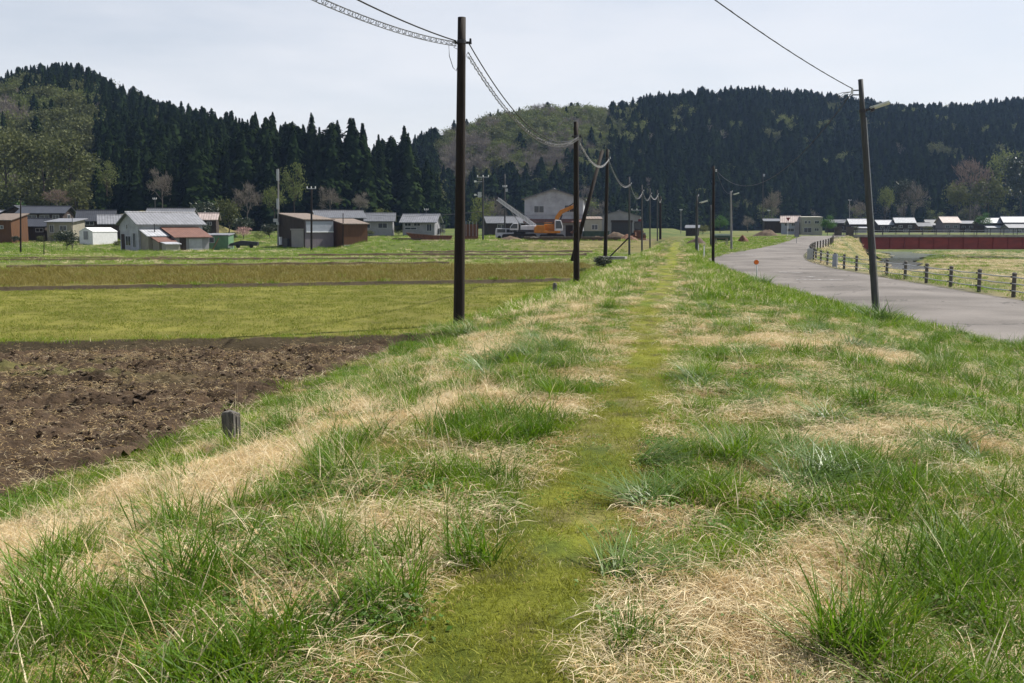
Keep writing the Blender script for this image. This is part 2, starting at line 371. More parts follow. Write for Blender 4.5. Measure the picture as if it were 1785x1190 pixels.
M['g_dry'] = leaf_mat('grass_straw', (0.42, 0.31, 0.15), (0.90, 0.79, 0.54), 0.3, 0.6, 0.2)
M['g_gold'] = leaf_mat('grass_golden', (0.34, 0.215, 0.085), (0.70, 0.54, 0.28), 0.3, 0.65, 0.15)
M['g_weed'] = leaf_mat('weed_leaf', (0.05, 0.115, 0.012), (0.12, 0.22, 0.028), 0.35, 0.55, 0.2)
M['g_moss'] = leaf_mat('moss_leaf', (0.125, 0.150, 0.010), (0.30, 0.305, 0.032), 0.35, 0.6, 0.2)
M['g_paddy'] = leaf_mat('paddy_leaf', (0.108, 0.138, 0.014), (0.225, 0.25, 0.042), 0.4, 0.6, 0.15)
M['g_fallow'] = leaf_mat('fallow_leaf', (0.12, 0.10, 0.018), (0.235, 0.20, 0.05), 0.35, 0.6, 0.2)
M['g_dock'] = leaf_mat('dock_leaf', (0.040, 0.095, 0.014), (0.085, 0.16, 0.03), 0.35, 0.6, 0.1)

def asphalt():
    m, n, l, out = new_mat('asphalt')
    tc = n.new('ShaderNodeTexCoord')
    b = n.new('ShaderNodeBsdfPrincipled'); b.inputs['Roughness'].default_value = 0.85; b.inputs['Specular IOR Level'].default_value = 0.3
    n1 = n.new('ShaderNodeTexNoise'); n1.inputs['Scale'].default_value = 0.35; n1.inputs['Detail'].default_value = 7
    n2 = n.new('ShaderNodeTexNoise'); n2.inputs['Scale'].default_value = 45; n2.inputs['Detail'].default_value = 4
    wv = n.new('ShaderNodeTexNoise'); wv.inputs['Scale'].default_value = 1.2; wv.inputs['Detail'].default_value = 5
    vo = n.new('ShaderNodeTexVoronoi'); vo.feature = 'DISTANCE_TO_EDGE'; vo.inputs['Scale'].default_value = 0.22
    va = n.new('ShaderNodeVectorMath'); va.operation = 'MULTIPLY_ADD'; va.inputs[1].default_value = (1.6, 1.6, 1.6)
    for q in (n1, n2, wv): l.new(tc.outputs['Object'], q.inputs['Vector'])
    l.new(wv.outputs['Color'], va.inputs[0]); l.new(tc.outputs['Object'], va.inputs[2]); l.new(va.outputs['Vector'], vo.inputs['Vector'])
    mx = n.new('ShaderNodeMix'); mx.data_type = 'RGBA'; mx.inputs['A'].default_value = (0.095, 0.084, 0.074, 1); mx.inputs['B'].default_value = (0.180, 0.162, 0.146, 1)
    mr = n.new('ShaderNodeMapRange'); mr.inputs['From Min'].default_value = 0.35; mr.inputs['From Max'].default_value = 0.68
    l.new(n1.outputs['Fac'], mr.inputs['Value']); l.new(mr.outputs['Result'], mx.inputs['Factor'])
    m2 = n.new('ShaderNodeMix'); m2.data_type = 'RGBA'; m2.blend_type = 'OVERLAY'; m2.inputs['Factor'].default_value = 0.6
    l.new(mx.outputs['Result'], m2.inputs['A']); l.new(n2.outputs['Fac'], m2.inputs['B'])
    cr = n.new('ShaderNodeMapRange'); cr.inputs['From Min'].default_value = 0.0; cr.inputs['From Max'].default_value = 0.010; cr.inputs['To Min'].default_value = 0.25; cr.inputs['To Max'].default_value = 1.0
    l.new(vo.outputs['Distance'], cr.inputs['Value'])
    vs = n.new('ShaderNodeVectorMath'); vs.operation = 'SCALE'; l.new(m2.outputs['Result'], vs.inputs[0]); l.new(cr.outputs['Result'], vs.inputs['Scale'])
    l.new(vs.outputs['Vector'], b.inputs['Base Color'])
    bp = n.new('ShaderNodeBump'); bp.inputs['Strength'].default_value = 0.25; bp.inputs['Distance'].default_value = 0.01
    l.new(n2.outputs['Fac'], bp.inputs['Height']); l.new(bp.outputs['Normal'], b.inputs['Normal'])
    l.new(b.outputs['BSDF'], out.inputs['Surface'])
    return m
M['asphalt'] = asphalt()
def worn_paint():
    m, n, l, out = new_mat('worn_road_paint')
    tc = n.new('ShaderNodeTexCoord'); nz = n.new('ShaderNodeTexNoise'); nz.inputs['Scale'].default_value = 5; nz.inputs['Detail'].default_value = 7
    l.new(tc.outputs['Object'], nz.inputs['Vector'])
    mr = n.new('ShaderNodeMapRange'); mr.inputs['From Min'].default_value = 0.45; mr.inputs['From Max'].default_value = 0.6
    l.new(nz.outputs['Fac'], mr.inputs['Value'])
    mx = n.new('ShaderNodeMix'); mx.data_type = 'RGBA'; mx.inputs['A'].default_value = (0.17, 0.155, 0.15, 1); mx.inputs['B'].default_value = (0.42, 0.41, 0.4, 1)
    l.new(mr.outputs['Result'], mx.inputs['Factor'])
    b = n.new('ShaderNodeBsdfPrincipled'); b.inputs['Roughness'].default_value = 0.85
    l.new(mx.outputs['Result'], b.inputs['Base Color']); l.new(b.outputs['BSDF'], out.inputs['Surface'])
    return m
M['paint'] = worn_paint()

# ------------------------------------------------------------------ mesh helpers
def link(name, me, parent=None, loc=(0, 0, 0)):
    o = bpy.data.objects.new(name, me); COL.objects.link(o)
    if parent: o.parent = parent
    o.location = loc
    return o
def np_mesh(name, V, F, m=None, smooth=False):
    """V (n,3); F (k,3) or (k,4) array or list of tuples"""
    me = bpy.data.meshes.new(name)
    if isinstance(F, np.ndarray):
        k, c = F.shape
        me.vertices.add(len(V)); me.vertices.foreach_set('co', np.asarray(V, np.float32).ravel())
        me.loops.add(k * c); me.loops.foreach_set('vertex_index', F.astype(np.int32).ravel())
        me.polygons.add(k); me.polygons.foreach_set('loop_start', np.arange(0, k * c, c, dtype=np.int32))
        me.polygons.foreach_set('loop_total', np.full(k, c, np.int32))
        me.update(calc_edges=True)
    else:
        me.from_pydata([tuple(v) for v in V], [], F)
    if smooth: me.polygons.foreach_set('use_smooth', np.ones(len(me.polygons), bool))
    if m: me.materials.append(m)
    return me
def grid_faces(nx, ny):
    i = np.arange(nx * ny).reshape(ny, nx)
    return np.stack([i[:-1, :-1].ravel(), i[:-1, 1:].ravel(), i[1:, 1:].ravel(), i[1:, :-1].ravel()], 1)
def set_col(me, C):
    a = me.attributes.new('base', 'FLOAT_COLOR', 'POINT')
    a.data.foreach_set('color', np.concatenate([C, np.ones((len(C), 1))], 1).astype(np.float32).ravel())
def structure(name, me):
    o = link(name, me); o['kind'] = 'structure'; return o
def tag(o, label, cat, group=None):
    o['label'] = label; o['category'] = cat
    if group: o['group'] = group
    return o
def thing(name, label, cat, loc=(0, 0, 0), rz=0.0, group=None):
    o = bpy.data.objects.new(name, None); COL.objects.link(o)
    o.empty_display_size = 0.2
    o.location = loc; o.rotation_euler = (0, 0, rz)
    return tag(o, label, cat, group)
class MB:
    def __init__(s): s.v = []; s.f = []
    def add(s, V, F):
        b = len(s.v); s.v += [tuple(p) for p in V]; s.f += [tuple(i + b for i in f) for f in F]; return s
    def box(s, c, sz, rz=0.0, M4=None):
        x, y, z = sz[0] / 2, sz[1] / 2, sz[2] / 2
        P = [(-x, -y, -z), (x, -y, -z), (x, y, -z), (-x, y, -z), (-x, -y, z), (x, -y, z), (x, y, z), (-x, y, z)]
        ca, sa = math.cos(rz), math.sin(rz)
        P = [(c[0] + p[0] * ca - p[1] * sa, c[1] + p[0] * sa + p[1] * ca, c[2] + p[2]) for p in P]
        if M4: P = [tuple(M4 @ Vector(p)) for p in P]
        return s.add(P, [(0, 3, 2, 1), (4, 5, 6, 7), (0, 1, 5, 4), (1, 2, 6, 5), (2, 3, 7, 6), (3, 0, 4, 7)])
    def bar(s, a, b, w, h=None):
        """rectangular bar from a to b"""
        a, b = Vector(a), Vector(b); h = h or w
        d = (b - a).normalized(); up = Vector((0, 0, 1)) if abs(d.z) < 0.95 else Vector((0, 1, 0))
        r = d.cross(up).normalized() * w / 2; u = r.cross(d).normalized() * h / 2
        P = [a - r - u, a + r - u, a + r + u, a - r + u, b - r - u, b + r - u, b + r + u, b - r + u]
        return s.add(P, [(0, 3, 2, 1), (4, 5, 6, 7), (0, 1, 5, 4), (1, 2, 6, 5), (2, 3, 7, 6), (3, 0, 4, 7)])
    def tube(s, pts, rad, n=6, cap=True):
        pts = [Vector(p) for p in pts]; rs = rad if isinstance(rad, (list, tuple)) else [rad] * len(pts)
        base = len(s.v)
        d0 = (pts[1] - pts[0]).normalized(); up = Vector((0, 0, 1)) if abs(d0.z) < 0.9 else Vector((0, 1, 0))
        for i, p in enumerate(pts):
            d = (pts[min(i + 1, len(pts) - 1)] - pts[max(i - 1, 0)]).normalized()
            r = d.cross(up)
            if r.length < 1e-5: r = d.cross(Vector((1, 0, 0)))
            r.normalize(); u = r.cross(d)
            for k in range(n):
                a = 2 * PI * k / n
                s.v.append(tuple(p + (r * math.cos(a) + u * math.sin(a)) * rs[i]))
        for i in range(len(pts) - 1):
            for k in range(n):
                a = base + i * n + k; b = base + i * n + (k + 1) % n
                s.f.append((a, b, b + n, a + n))
        if cap:
            s.f.append(tuple(base + k for k in range(n))[::-1]); e = base + (len(pts) - 1) * n
            s.f.append(tuple(e + k for k in range(n)))
        return s
    def prism(s, poly, y0, y1):
        """polygon in x,z extruded along y"""
        n = len(poly)
        P = [(p[0], y0, p[1]) for p in poly] + [(p[0], y1, p[1]) for p in poly]
        F = [tuple(range(n)), tuple(range(2 * n - 1, n - 1, -1))] + [(i, i + n, (i + 1) % n + n, (i + 1) % n) for i in range(n)]
        return s.add(P, F)
    def build(s, name, m, parent=None, loc=(0, 0, 0), smooth=False):
        me = bpy.data.meshes.new(name); me.from_pydata(s.v, [], s.f); me.validate()
        bm = bmesh.new(); bm.from_mesh(me); bmesh.ops.recalc_face_normals(bm, faces=bm.faces); bm.to_mesh(me); bm.free()
        if smooth: me.polygons.foreach_set('use_smooth', np.ones(len(me.polygons), bool))
        me.materials.append(m)
        return link(name, me, parent, loc)
def bevel(o, w=0.02, seg=1):
    md = o.modifiers.new('bevel', 'BEVEL'); md.width = w; md.segments = seg; md.limit_method = 'ANGLE'
    return o

# ------------------------------------------------------------------ ground sheet
def axis(*segs):
    out = []
    for a, b, st in segs: out.append(np.arange(a, b, st))
    out.append(np.array([segs[-1][1]])); return np.concatenate(out)
gx = axis((-700, -60, 16), (-60, -22, 1.0), (-22, 17, 0.2), (17, 62, 0.9), (62, 110, 3), (110, 700, 16))
gy = axis((-60, 0, 3), (0, 25, 0.2), (25, 32, 0.5), (32, 44, 0.2), (44, 75, 0.5), (75, 215, 1.5), (215, 850, 14))
X, Y = np.meshgrid(gx, gy)
Z = G(X, Y)
S = s_of(X, Y)
DR = dryness(X, Y)
rd, _k = road_near(X, Y); rd = rd.reshape(X.shape)
def col(*c): return np.array(c)
N1 = fbm(X / 3.1, Y / 3.1, 51)[..., None]; N2 = fbm(X / 0.5, Y / 0.5, 57, 3)[..., None]; N3 = fbm(X / 14, Y / 14, 61)[..., None]
bank = lerp(col(0.055, 0.075, 0.012), col(0.25, 0.175, 0.075), sm((DR[..., None] - 0.15) / 0.7))
bank = lerp(bank, col(0.10, 0.072, 0.045), 0.35 * sm((N2 - 0.5) * 4))
paddy = lerp(col(0.105, 0.105, 0.017), col(0.165, 0.155, 0.032), N1)
fallow = lerp(col(0.070, 0.066, 0.014), col(0.145, 0.125, 0.032), N1 * 0.7 + N2 * 0.3)
strip = vnoise(X * 0 + 0.5, (Y - 0.23 * X) / 7.0, 71)[..., None]
far = lerp(lerp(col(0.055, 0.085, 0.022), col(0.115, 0.125, 0.036), sm((strip - 0.25) * 2)), col(0.17, 0.15, 0.055), sm((N3 - 0.52) * 5) * 0.6)
gvivid = col(0.075, 0.100, 0.016)
dirt = lerp(col(0.085, 0.058, 0.04), col(0.17, 0.125, 0.08), N1)
flood = lerp(lerp(col(0.06, 0.085, 0.022), col(0.155, 0.135, 0.05), sm((N3 - 0.35) * 4)), col(0.20, 0.155, 0.075), sm((N1 - 0.5) * 4) * 0.6)
left = np.where((Y < y1(X))[..., None], col(0.06, 0.042, 0.03), np.where((Y < y2(X))[..., None], paddy, np.where((Y < y3(X))[..., None], fallow, far)))
edge = lambda f: (np.abs(Y - f(X) - 0.13) < 0.28)[..., None]
left = np.where(edge(y1) | edge(y2), col(0.048, 0.037, 0.021), left)
vill = sm((Y - 100) / 30)[..., None] * (1 - sm((X + 18) / 6))[..., None]
left = lerp(left, lerp(gvivid, far, N1), vill)
bankm = (sm((Y - 122) / 5) * (1 - sm((Y - 145) / 3)) * sm((X + 28) / 6))[..., None]
left = lerp(left, lerp(gvivid, col(0.15, 0.125, 0.05), sm((X + 4) / 8)[..., None] * 0.8), bankm)
padm = (sm((Y - 145) / 4) * (1 - sm((Y - 166) / 6)) * sm((X + 18) / 4) * (1 - sm((X - 24) / 5)))[..., None]
left = lerp(left, dirt, padm * 0.85)
C = lerp(bank, left, sm((-S - (toe(Y) - 0.85)) / 0.9)[..., None])
frb = lerp(bank, lerp(far, bank, 0.4), sm((Y - 60) / 40)[..., None])
C = np.where((S > 0)[..., None], frb, C)
rightside = X > np.where(Y > 152, 51.0, np.interp(Y, RC[:, 1], RC[:, 0]))
C = np.where((rightside & (rd > -0.5))[..., None], flood, C)
C = np.where(((Y > 185) & (X > 30))[..., None], far, C)
gravel = (np.exp(-(np.clip(rd, 0, 9) / 0.5) ** 2) * (Y < 160))[..., None]
C = lerp(C, col(0.17, 0.15, 0.12), gravel * 0.6)
# land lies a little lower under the road, the trail and the tilled field
tilled = (S < -5.45) & (Y < y1(X) - 0.15)
Zg = Z - np.where(rd < -0.35, 0.12, 0) - np.where((np.abs(S) < 0.16) & (Y < 100), 0.04, 0) - np.where(tilled & (X > -40) & (Y > 0), 0.25, 0)
me = np_mesh('ground', np.stack([X.ravel(), Y.ravel(), Zg.ravel()], 1), grid_faces(len(gx), len(gy)), M['land'], True)
set_col(me, C.reshape(-1, 3)); structure('ground', me)

# trail worn along the crest
ty = axis((0.5, 14, 0.07), (14, 40, 0.25), (40, 110, 1.0)); tw = np.linspace(-1, 1, 17)
TY, TW = np.meshgrid(ty, tw, indexing='ij')
half = trail_w(TY) + 0.10 + 0.20 * (fbm(TY / 0.8, TW * 0 + np.sign(TW) * 7, 81) - 0.4) + 0.08 * (vnoise(TY / 0.13, np.sign(TW) * 3, 83) - 0.5)
TS = TW * half + 0.13 * np.sin(TY * 0.35 - 2.2)
TX = path_x(TY) + TS
TZ = G(TX, TY) + 0.008 + 0.018 * (fbm(TX / 0.12, TY / 0.12, 85, 3) - 0.5) - 0.02 * np.abs(TW) ** 6
n2 = fbm(TX / 0.30, TY / 0.4, 87)[..., None]
TC = lerp(col(0.115, 0.128, 0.012), col(0.20, 0.205, 0.026), n2)
TC = lerp(TC, col(0.21, 0.165, 0.095), sm((fbm(TX / 0.35, TY / 0.6, 89, 5) - 0.53) * 6)[..., None] * 0.5)
TC = lerp(TC, col(0.055, 0.045, 0.022), sm((fbm(TX / 0.16, TY / 0.22, 187, 4) - 0.60) * 8)[..., None] * 0.7)
TC = lerp(TC, col(0.07, 0.115, 0.012), sm((fbm(TX / 0.45, TY / 1.1, 189) - 0.54) * 6)[..., None] * 0.6)
TC = lerp(TC, col(0.26, 0.20, 0.11), (np.abs(TW) ** 3)[..., None] * 0.45)
me = np_mesh('path', np.stack([TX.ravel(), TY.ravel(), TZ.ravel()], 1), grid_faces(17, len(ty)), M['moss'], True)
set_col(me, TC.reshape(-1, 3)); structure('path', me)

# tilled paddy: clods and furrows
fx = axis((-40, -20, 0.5), (-20, 0, 0.055)); fy = axis((0, 5, 0.25), (5, 20.9, 0.055))
FX, FY = np.meshgrid(fx, fy)
FS = s_of(FX, FY)
cl = fbm(FX / 0.55, FY / 0.30, 91, 5); cl2 = fbm(FX / 0.17, FY / 0.12, 93, 3); fur = np.sin((FY - 0.12 * FX) * 2 * PI / 0.85)
FZ = -0.815 + 0.26 * (cl - 0.5) + 0.24 * np.maximum(cl2 - 0.5, -0.15) + 0.022 * fur + 0.12 * np.exp(-((FX + 3.6) ** 2 + (FY - 18.7) ** 2 * 4) / 0.35)
FZ = FZ - 0.1 * sm((FS + 5.25) / 0.25) + 0.05 * sm((FS + 6.4) / 1.2)
grn = sm((fbm(FX / 1.8, FY / 0.9, 95) - 0.44) * 5) * np.exp(-((FX + 8.5) / 3.4) ** 2 - ((FY - 16.6) / 1.4) ** 2)
FC = lerp(col(0.034, 0.023, 0.014), col(0.100, 0.068, 0.043), fbm(FX / 0.25, FY / 0.2, 97)[..., None])
FC = lerp(FC, col(0.115, 0.12, 0.035), grn[..., None] * 0.6)
keep = (FS < -5.1) & (FY < y1(FX) + 0.02)
Fc = grid_faces(len(fx), len(fy)); kf = keep.ravel()[Fc].all(1)
me = np_mesh('tilled_field', np.stack([FX.ravel(), FY.ravel(), FZ.ravel()], 1), Fc[kf], M['soil'], False)
set_col(me, FC.reshape(-1, 3)); structure('tilled_field', me)

# road with its worn markings
wn_ = np.linspace(0, 1, 9)
P = RLs[:, None, :] * (1 - wn_[None, :, None]) + RRs[:, None, :] * wn_[None, :, None]
jl = 0.25 * (vnoise(np.arange(NR) / 2.0, np.zeros(NR), 3) - 0.5)
P[:, 0, 0] += jl
PZ = zroad(P[..., 1]) + 0.03 * (1 - (2 * wn_ - 1) ** 2)[None, :]
me = np_mesh('road', np.concatenate([P, PZ[..., None]], 2).reshape(-1, 3), grid_faces(9, NR), M['asphalt'], True)
structure('road', me)
mk = MB()
for (ua, va, ub, vb, w) in [(1358, 474, 1400, 475, 0.14), (1388, 487, 1470, 488, 0.16), (1396, 483, 1420, 482, 0.10), (1290, 446, 1320, 447, 0.2)]:
    a, b = gz(ua, va, -0.72), gz(ub, vb, -0.72); d = (b - a).normalized(); n_ = Vector((-d.y, d.x, 0)) * w
    zz = [zroad(q.y) + 0.038 for q in (a, b)]
    mk.add([(a.x - n_.x, a.y - n_.y, zz[0]), (b.x - n_.x, b.y - n_.y, zz[1]), (b.x + n_.x, b.y + n_.y, zz[1]), (a.x + n_.x, a.y + n_.y, zz[0])], [(0, 1, 2, 3)])
o = mk.build('road_marking', M['paint']); o['kind'] = 'structure'

# river under the bridge
rv = []; rf = []
for r in RIVs:
    t = np.gradient(r, axis=0); t /= np.linalg.norm(t, axis=1)[:, None]; nn = np.stack([-t[:, 1], t[:, 0]], 1)
    b = len(rv)
    for i in range(len(r)):
        w = 2.6 + 0.7 * math.sin(i * 0.7)
        rv += [(r[i, 0] - nn[i, 0] * w, r[i, 1] - nn[i, 1] * w, -3.2), (r[i, 0] + nn[i, 0] * w, r[i, 1] + nn[i, 1] * w, -3.2)]
    rf += [(b + 2 * i, b + 2 * i + 1, b + 2 * i + 3, b + 2 * i + 2) for i in range(len(r) - 1)]
for i in range(80, len(rv)): rv[i] = (rv[i][0], rv[i][1], rv[i][2] + 0.004)
structure('river', np_mesh('river', rv, rf, M['water']))

# low earth levees between the paddies
def levee(xa, xb, f, h, w):
    xs = np.arange(xa, xb, 0.8); ys = f(xs); m_ = MB(); V = []; 
    for i, (x_, y_) in enumerate(zip(xs, ys)):
        k = 0.75 + 0.5 * random.random(); z_ = g1(x_, y_)
        V += [(x_, y_ - w, z_ - 0.05), (x_, y_ - w * 0.6, z_ + h * k), (x_, y_ + w * 0.5, z_ + h * k), (x_, y_ + w, z_ - 0.05)]
    F = [(4 * i + j, 4 * i + j + 1, 4 * i + j + 5, 4 * i + j + 4) for i in range(len(xs) - 1) for j in range(3)]
    o = link('levee', np_mesh('levee', V, F, M['levee'])); o['kind'] = 'structure'
levee(-26, -3, lambda x: 58 + 0.25 * x, 0.14, 0.35)
levee(-34, 2, lambda x: 68.5 + 0.15 * x, 0.12, 0.4)
levee(-45, -24, lambda x: 79 + 0.2 * x, 0.14, 0.45)
levee(-20, 8, lambda x: 96 + 0.1 * x, 0.22, 0.6)
levee(-12, 10, lambda x: 119 + 0.05 * x, 0.25, 0.7)

# ------------------------------------------------------------------ hills
H1u = np.array([-900, -300, 0, 40, 100, 140, 200, 260, 330, 400, 470, 540, 600, 650, 710, 745, 770], float)
H1v = np.array([175, 165, 152, 143, 132, 137, 163, 187, 206, 222, 228, 248, 246, 257, 272, 298, 335], float)
H1D = np.array([560, 560, 560, 560, 560, 550, 520, 480, 430, 375, 350, 340, 335, 330, 330, 335, 340], float)
H1F = np.array([262, 262, 262, 262, 258, 255, 255, 258, 262, 268, 272, 275, 278, 282, 290, 300, 310], float)
H1T = np.array([15, 15, 15, 15, 14, 14, 15, 16, 18, 21, 23, 23, 23, 22, 21, 18, 14], float)
H2u = np.array([560, 640, 700, 745, 800, 850, 900, 1000, 1080, 1120, 1200, 1300, 1400, 1470, 1550, 1610, 1700, 1785, 2100, 2800], float)
H2v = np.array([300, 275, 255, 235, 226, 208, 197, 192, 195, 176, 165, 160, 167, 176, 188, 193, 188, 180, 172, 168], float)
H2D = np.array([500, 500, 505, 515, 530, 550, 570, 600, 640, 660, 690, 720, 740, 750, 760, 770, 790, 800, 800, 800], float)
H2F = np.array([400, 400, 400, 405, 410, 415, 420, 430, 440, 445, 460, 475, 490, 490, 480, 470, 470, 470, 470, 470], float)
H2T = np.array([15, 15, 16, 16, 12, 11, 11, 11, 12, 14, 14, 14, 14, 14, 14, 14, 14, 14, 14, 14], float)
def hill_fn(U, Vv, D, Fo, T):
    def f(u, t):
        u = np.asarray(u, float); t = np.asarray(t, float)
        vv, dd, ff, tt = (np.interp(u, U, q) for q in (Vv, D, Fo, T))
        x = (u - 892.5) / FPX; yv = (595 - vv) / FPX; dy = CP + yv * SP; dz = -SP + yv * CP
        ax = x / dy; zr = EYE + dd * dz / dy - tt * 0.92
        y = ff + (dd - ff) * t
        w = np.where(t < 1, np.sin(np.clip(t, 0, 1) * PI / 2) ** 1.25, 1 - (t - 1) * 0.55)
        z = lerp(-0.6, zr, w) + np.clip(t, 0, 1) * (1 - np.clip(t, 0, 1)) * 14 * (fbm(u / 90, t * 3, 101) - 0.5)
        return ax * y, y, z
    return f
hill1, hill2 = hill_fn(H1u, H1v, H1D, H1F, H1T), hill_fn(H2u, H2v, H2D, H2F, H2T)
for f, ua, ub in ((hill1, -900, 770), (hill2, 560, 2800)):
    uu = np.arange(ua, ub + 1, 10.0); tt = np.linspace(-0.03, 1.7, 40)
    UU, TT = np.meshgrid(uu, tt); hx, hy, hz = f(UU, TT)
    structure('hills', np_mesh('hills', np.stack([hx.ravel(), hy.ravel(), hz.ravel()], 1), grid_faces(len(uu), len(tt)), M['hill'], True))
# grassy knoll above the village on the left
kx, ky = np.meshgrid(np.linspace(-1, 1, 41), np.linspace(-1, 1, 31))
kp = px(165, 378, 226)
KX = kp.x - 2 + kx * 26; KY = 238 + ky * 24
KZ = G(KX, KY) - 0.4 + (4.4 + 2.4 * kx) * (0.6 + 0.8 * fbm(KX / 9, KY / 9, 115)) * np.clip(1 - kx ** 2, 0, 1) ** 0.6 * np.clip(1 - ky ** 2, 0, 1) ** 0.7 + 0.8 * (fbm(KX / 4, KY / 4, 111) - 0.5)
me = np_mesh('grassy_knoll', np.stack([KX.ravel(), KY.ravel(), KZ.ravel()], 1), grid_faces(41, 31), M['land'], True)
set_col(me, lerp(col(0.10, 0.10, 0.034), col(0.19, 0.155, 0.065), fbm(KX / 5, KY / 5, 113).ravel()[:, None])); structure('grassy_knoll', me)

# ------------------------------------------------------------------ scatter with geometry nodes (only for what nobody could count)
def source(name, me):
    return bpy.data.objects.new(name, me)      # not linked to the scene: only a shape for the scatter
def scatter(name, P, rot, scl, var, sources):
    me = bpy.data.meshes.new(name); n = len(P)
    me.vertices.add(n); me.vertices.foreach_set('co', np.asarray(P, np.float32).ravel())
    a = me.attributes.new('rot', 'FLOAT_VECTOR', 'POINT'); a.data.foreach_set('vector', np.asarray(rot, np.float32).ravel())
    a = me.attributes.new('scl', 'FLOAT_VECTOR', 'POINT'); a.data.foreach_set('vector', np.asarray(scl, np.float32).ravel())
    a = me.attributes.new('var', 'INT', 'POINT'); a.data.foreach_set('value', np.asarray(var, np.int32))
    ng = bpy.data.node_groups.new(name, 'GeometryNodeTree')
    ng.interface.new_socket('Geometry', in_out='INPUT', socket_type='NodeSocketGeometry')
    ng.interface.new_socket('Geometry', in_out='OUTPUT', socket_type='NodeSocketGeometry')
    N, L = ng.nodes, ng.links
    gi, go = N.new('NodeGroupInput'), N.new('NodeGroupOutput')
    iop = N.new('GeometryNodeInstanceOnPoints'); jn = N.new('GeometryNodeJoinGeometry')
    for so in sources:
        oi = N.new('GeometryNodeObjectInfo'); oi.inputs['Object'].default_value = so; oi.inputs['As Instance'].default_value = True
        L.new(oi.outputs['Geometry'], jn.inputs['Geometry'])
    def attr(nm, ty):
        q = N.new('GeometryNodeInputNamedAttribute'); q.data_type = ty; q.inputs['Name'].default_value = nm
        return q.outputs['Attribute']
    e2r = N.new('FunctionNodeEulerToRotation')
    L.new(attr('rot', 'FLOAT_VECTOR'), e2r.inputs[0])
    L.new(gi.outputs[0], iop.inputs['Points']); L.new(jn.outputs[0], iop.inputs['Instance'])
    iop.inputs['Pick Instance'].default_value = True
    L.new(attr('var', 'INT'), iop.inputs['Instance Index'])
    L.new(e2r.outputs[0], iop.inputs['Rotation']); L.new(attr('scl', 'FLOAT_VECTOR'), iop.inputs['Scale'])
    L.new(iop.outputs[0], go.inputs[0])
    o = link(name, me); o['kind'] = 'stuff'
    md = o.modifiers.new('scatter', 'NODES'); md.node_group = ng
    return o
def tone_attr(me, T):
    a = me.attributes.new('tone', 'FLOAT', 'POINT'); a.data.foreach_set('value', np.asarray(T, np.float32))

# ------------------------------------------------------------------ trees
def unit(v): return v / np.maximum(np.linalg.norm(v, axis=-1, keepdims=True), 1e-9)
def kites(root, tip, side, w, rng, sag=0.0):
    """one kite-shaped quad per spray"""
    mid = root * 0.45 + tip * 0.55; mid[:, 2] += sag
    V = np.stack([root, mid - side * w[:, None], tip, mid + side * w[:, None]], 1)
    n = len(root); F = np.arange(4 * n).reshape(n, 4)
    return V.reshape(-1, 3), F
def cedar_crown(seed, H=20.0, Rm=3.3, n=520, rnd=0.8, low=0.10):
    r = np.random.default_rng(seed)
    t = low + (1 - low) * r.random(n) ** 1.15
    az = r.random(n) * 2 * PI
    prof = (1 - t) ** rnd * np.clip((t - low * 0.4) / 0.16, 0.35, 1)
    lump = 0.62 + 0.75 * vnoise(az * 1.6 + seed * 3.1, t * 11, seed) * (0.8 + 0.4 * np.sin(t * 40 + seed))
    rad = Rm * prof * lump + 0.12
    ca, sa = np.cos(az), np.sin(az)
    up = 0.8 * (1 - t) - 0.35
    ln = 0.8 + 0.9 * r.random(n)
    tipr = rad; rootr = np.maximum(rad - ln * 0.8, 0.02)
    z = t * H
    root = np.stack([rootr * ca, rootr * sa, z + 0.25 + 0.3 * r.random(n)], 1)
    tip = np.stack([tipr * ca, tipr * sa, z - 0.55 * r.random(n) + 0.35 * (t > 0.85)], 1)
    side = unit(np.stack([-sa, ca, 0.9 * (r.random(n) - 0.5)], 1))
    w = (0.30 + 0.38 * r.random(n)) * (0.45 + 0.75 * (1 - t))
    V, F = kites(root, tip, side, w, r, 0.18)
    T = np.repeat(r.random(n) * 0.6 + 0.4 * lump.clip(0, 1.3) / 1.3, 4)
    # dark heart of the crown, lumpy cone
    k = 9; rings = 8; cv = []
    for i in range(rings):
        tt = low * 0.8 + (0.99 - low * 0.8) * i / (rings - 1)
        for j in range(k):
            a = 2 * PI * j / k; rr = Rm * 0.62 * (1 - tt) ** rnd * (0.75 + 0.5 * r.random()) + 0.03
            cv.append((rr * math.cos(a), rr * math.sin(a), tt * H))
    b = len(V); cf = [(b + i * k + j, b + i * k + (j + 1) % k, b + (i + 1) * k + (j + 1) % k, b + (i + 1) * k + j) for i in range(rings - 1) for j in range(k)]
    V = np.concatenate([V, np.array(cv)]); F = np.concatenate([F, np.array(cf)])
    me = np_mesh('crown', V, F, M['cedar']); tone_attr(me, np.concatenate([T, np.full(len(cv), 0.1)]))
    return me
def trunk_mesh(H, r0, m, seed=0, top=0.9):
    r = random.Random(seed); pts = []
    for i in range(6):
        t = i / 5; pts.append((0.15 * (r.random() - 0.5) * t, 0.15 * (r.random() - 0.5) * t, t * H * top - 0.4))
    b = MB().tube(pts, [r0 * (1 - 0.88 * i / 5) for i in range(6)], 6)
    me = bpy.data.meshes.new('trunk'); me.from_pydata(b.v, [], b.f); me.materials.append(m); return me
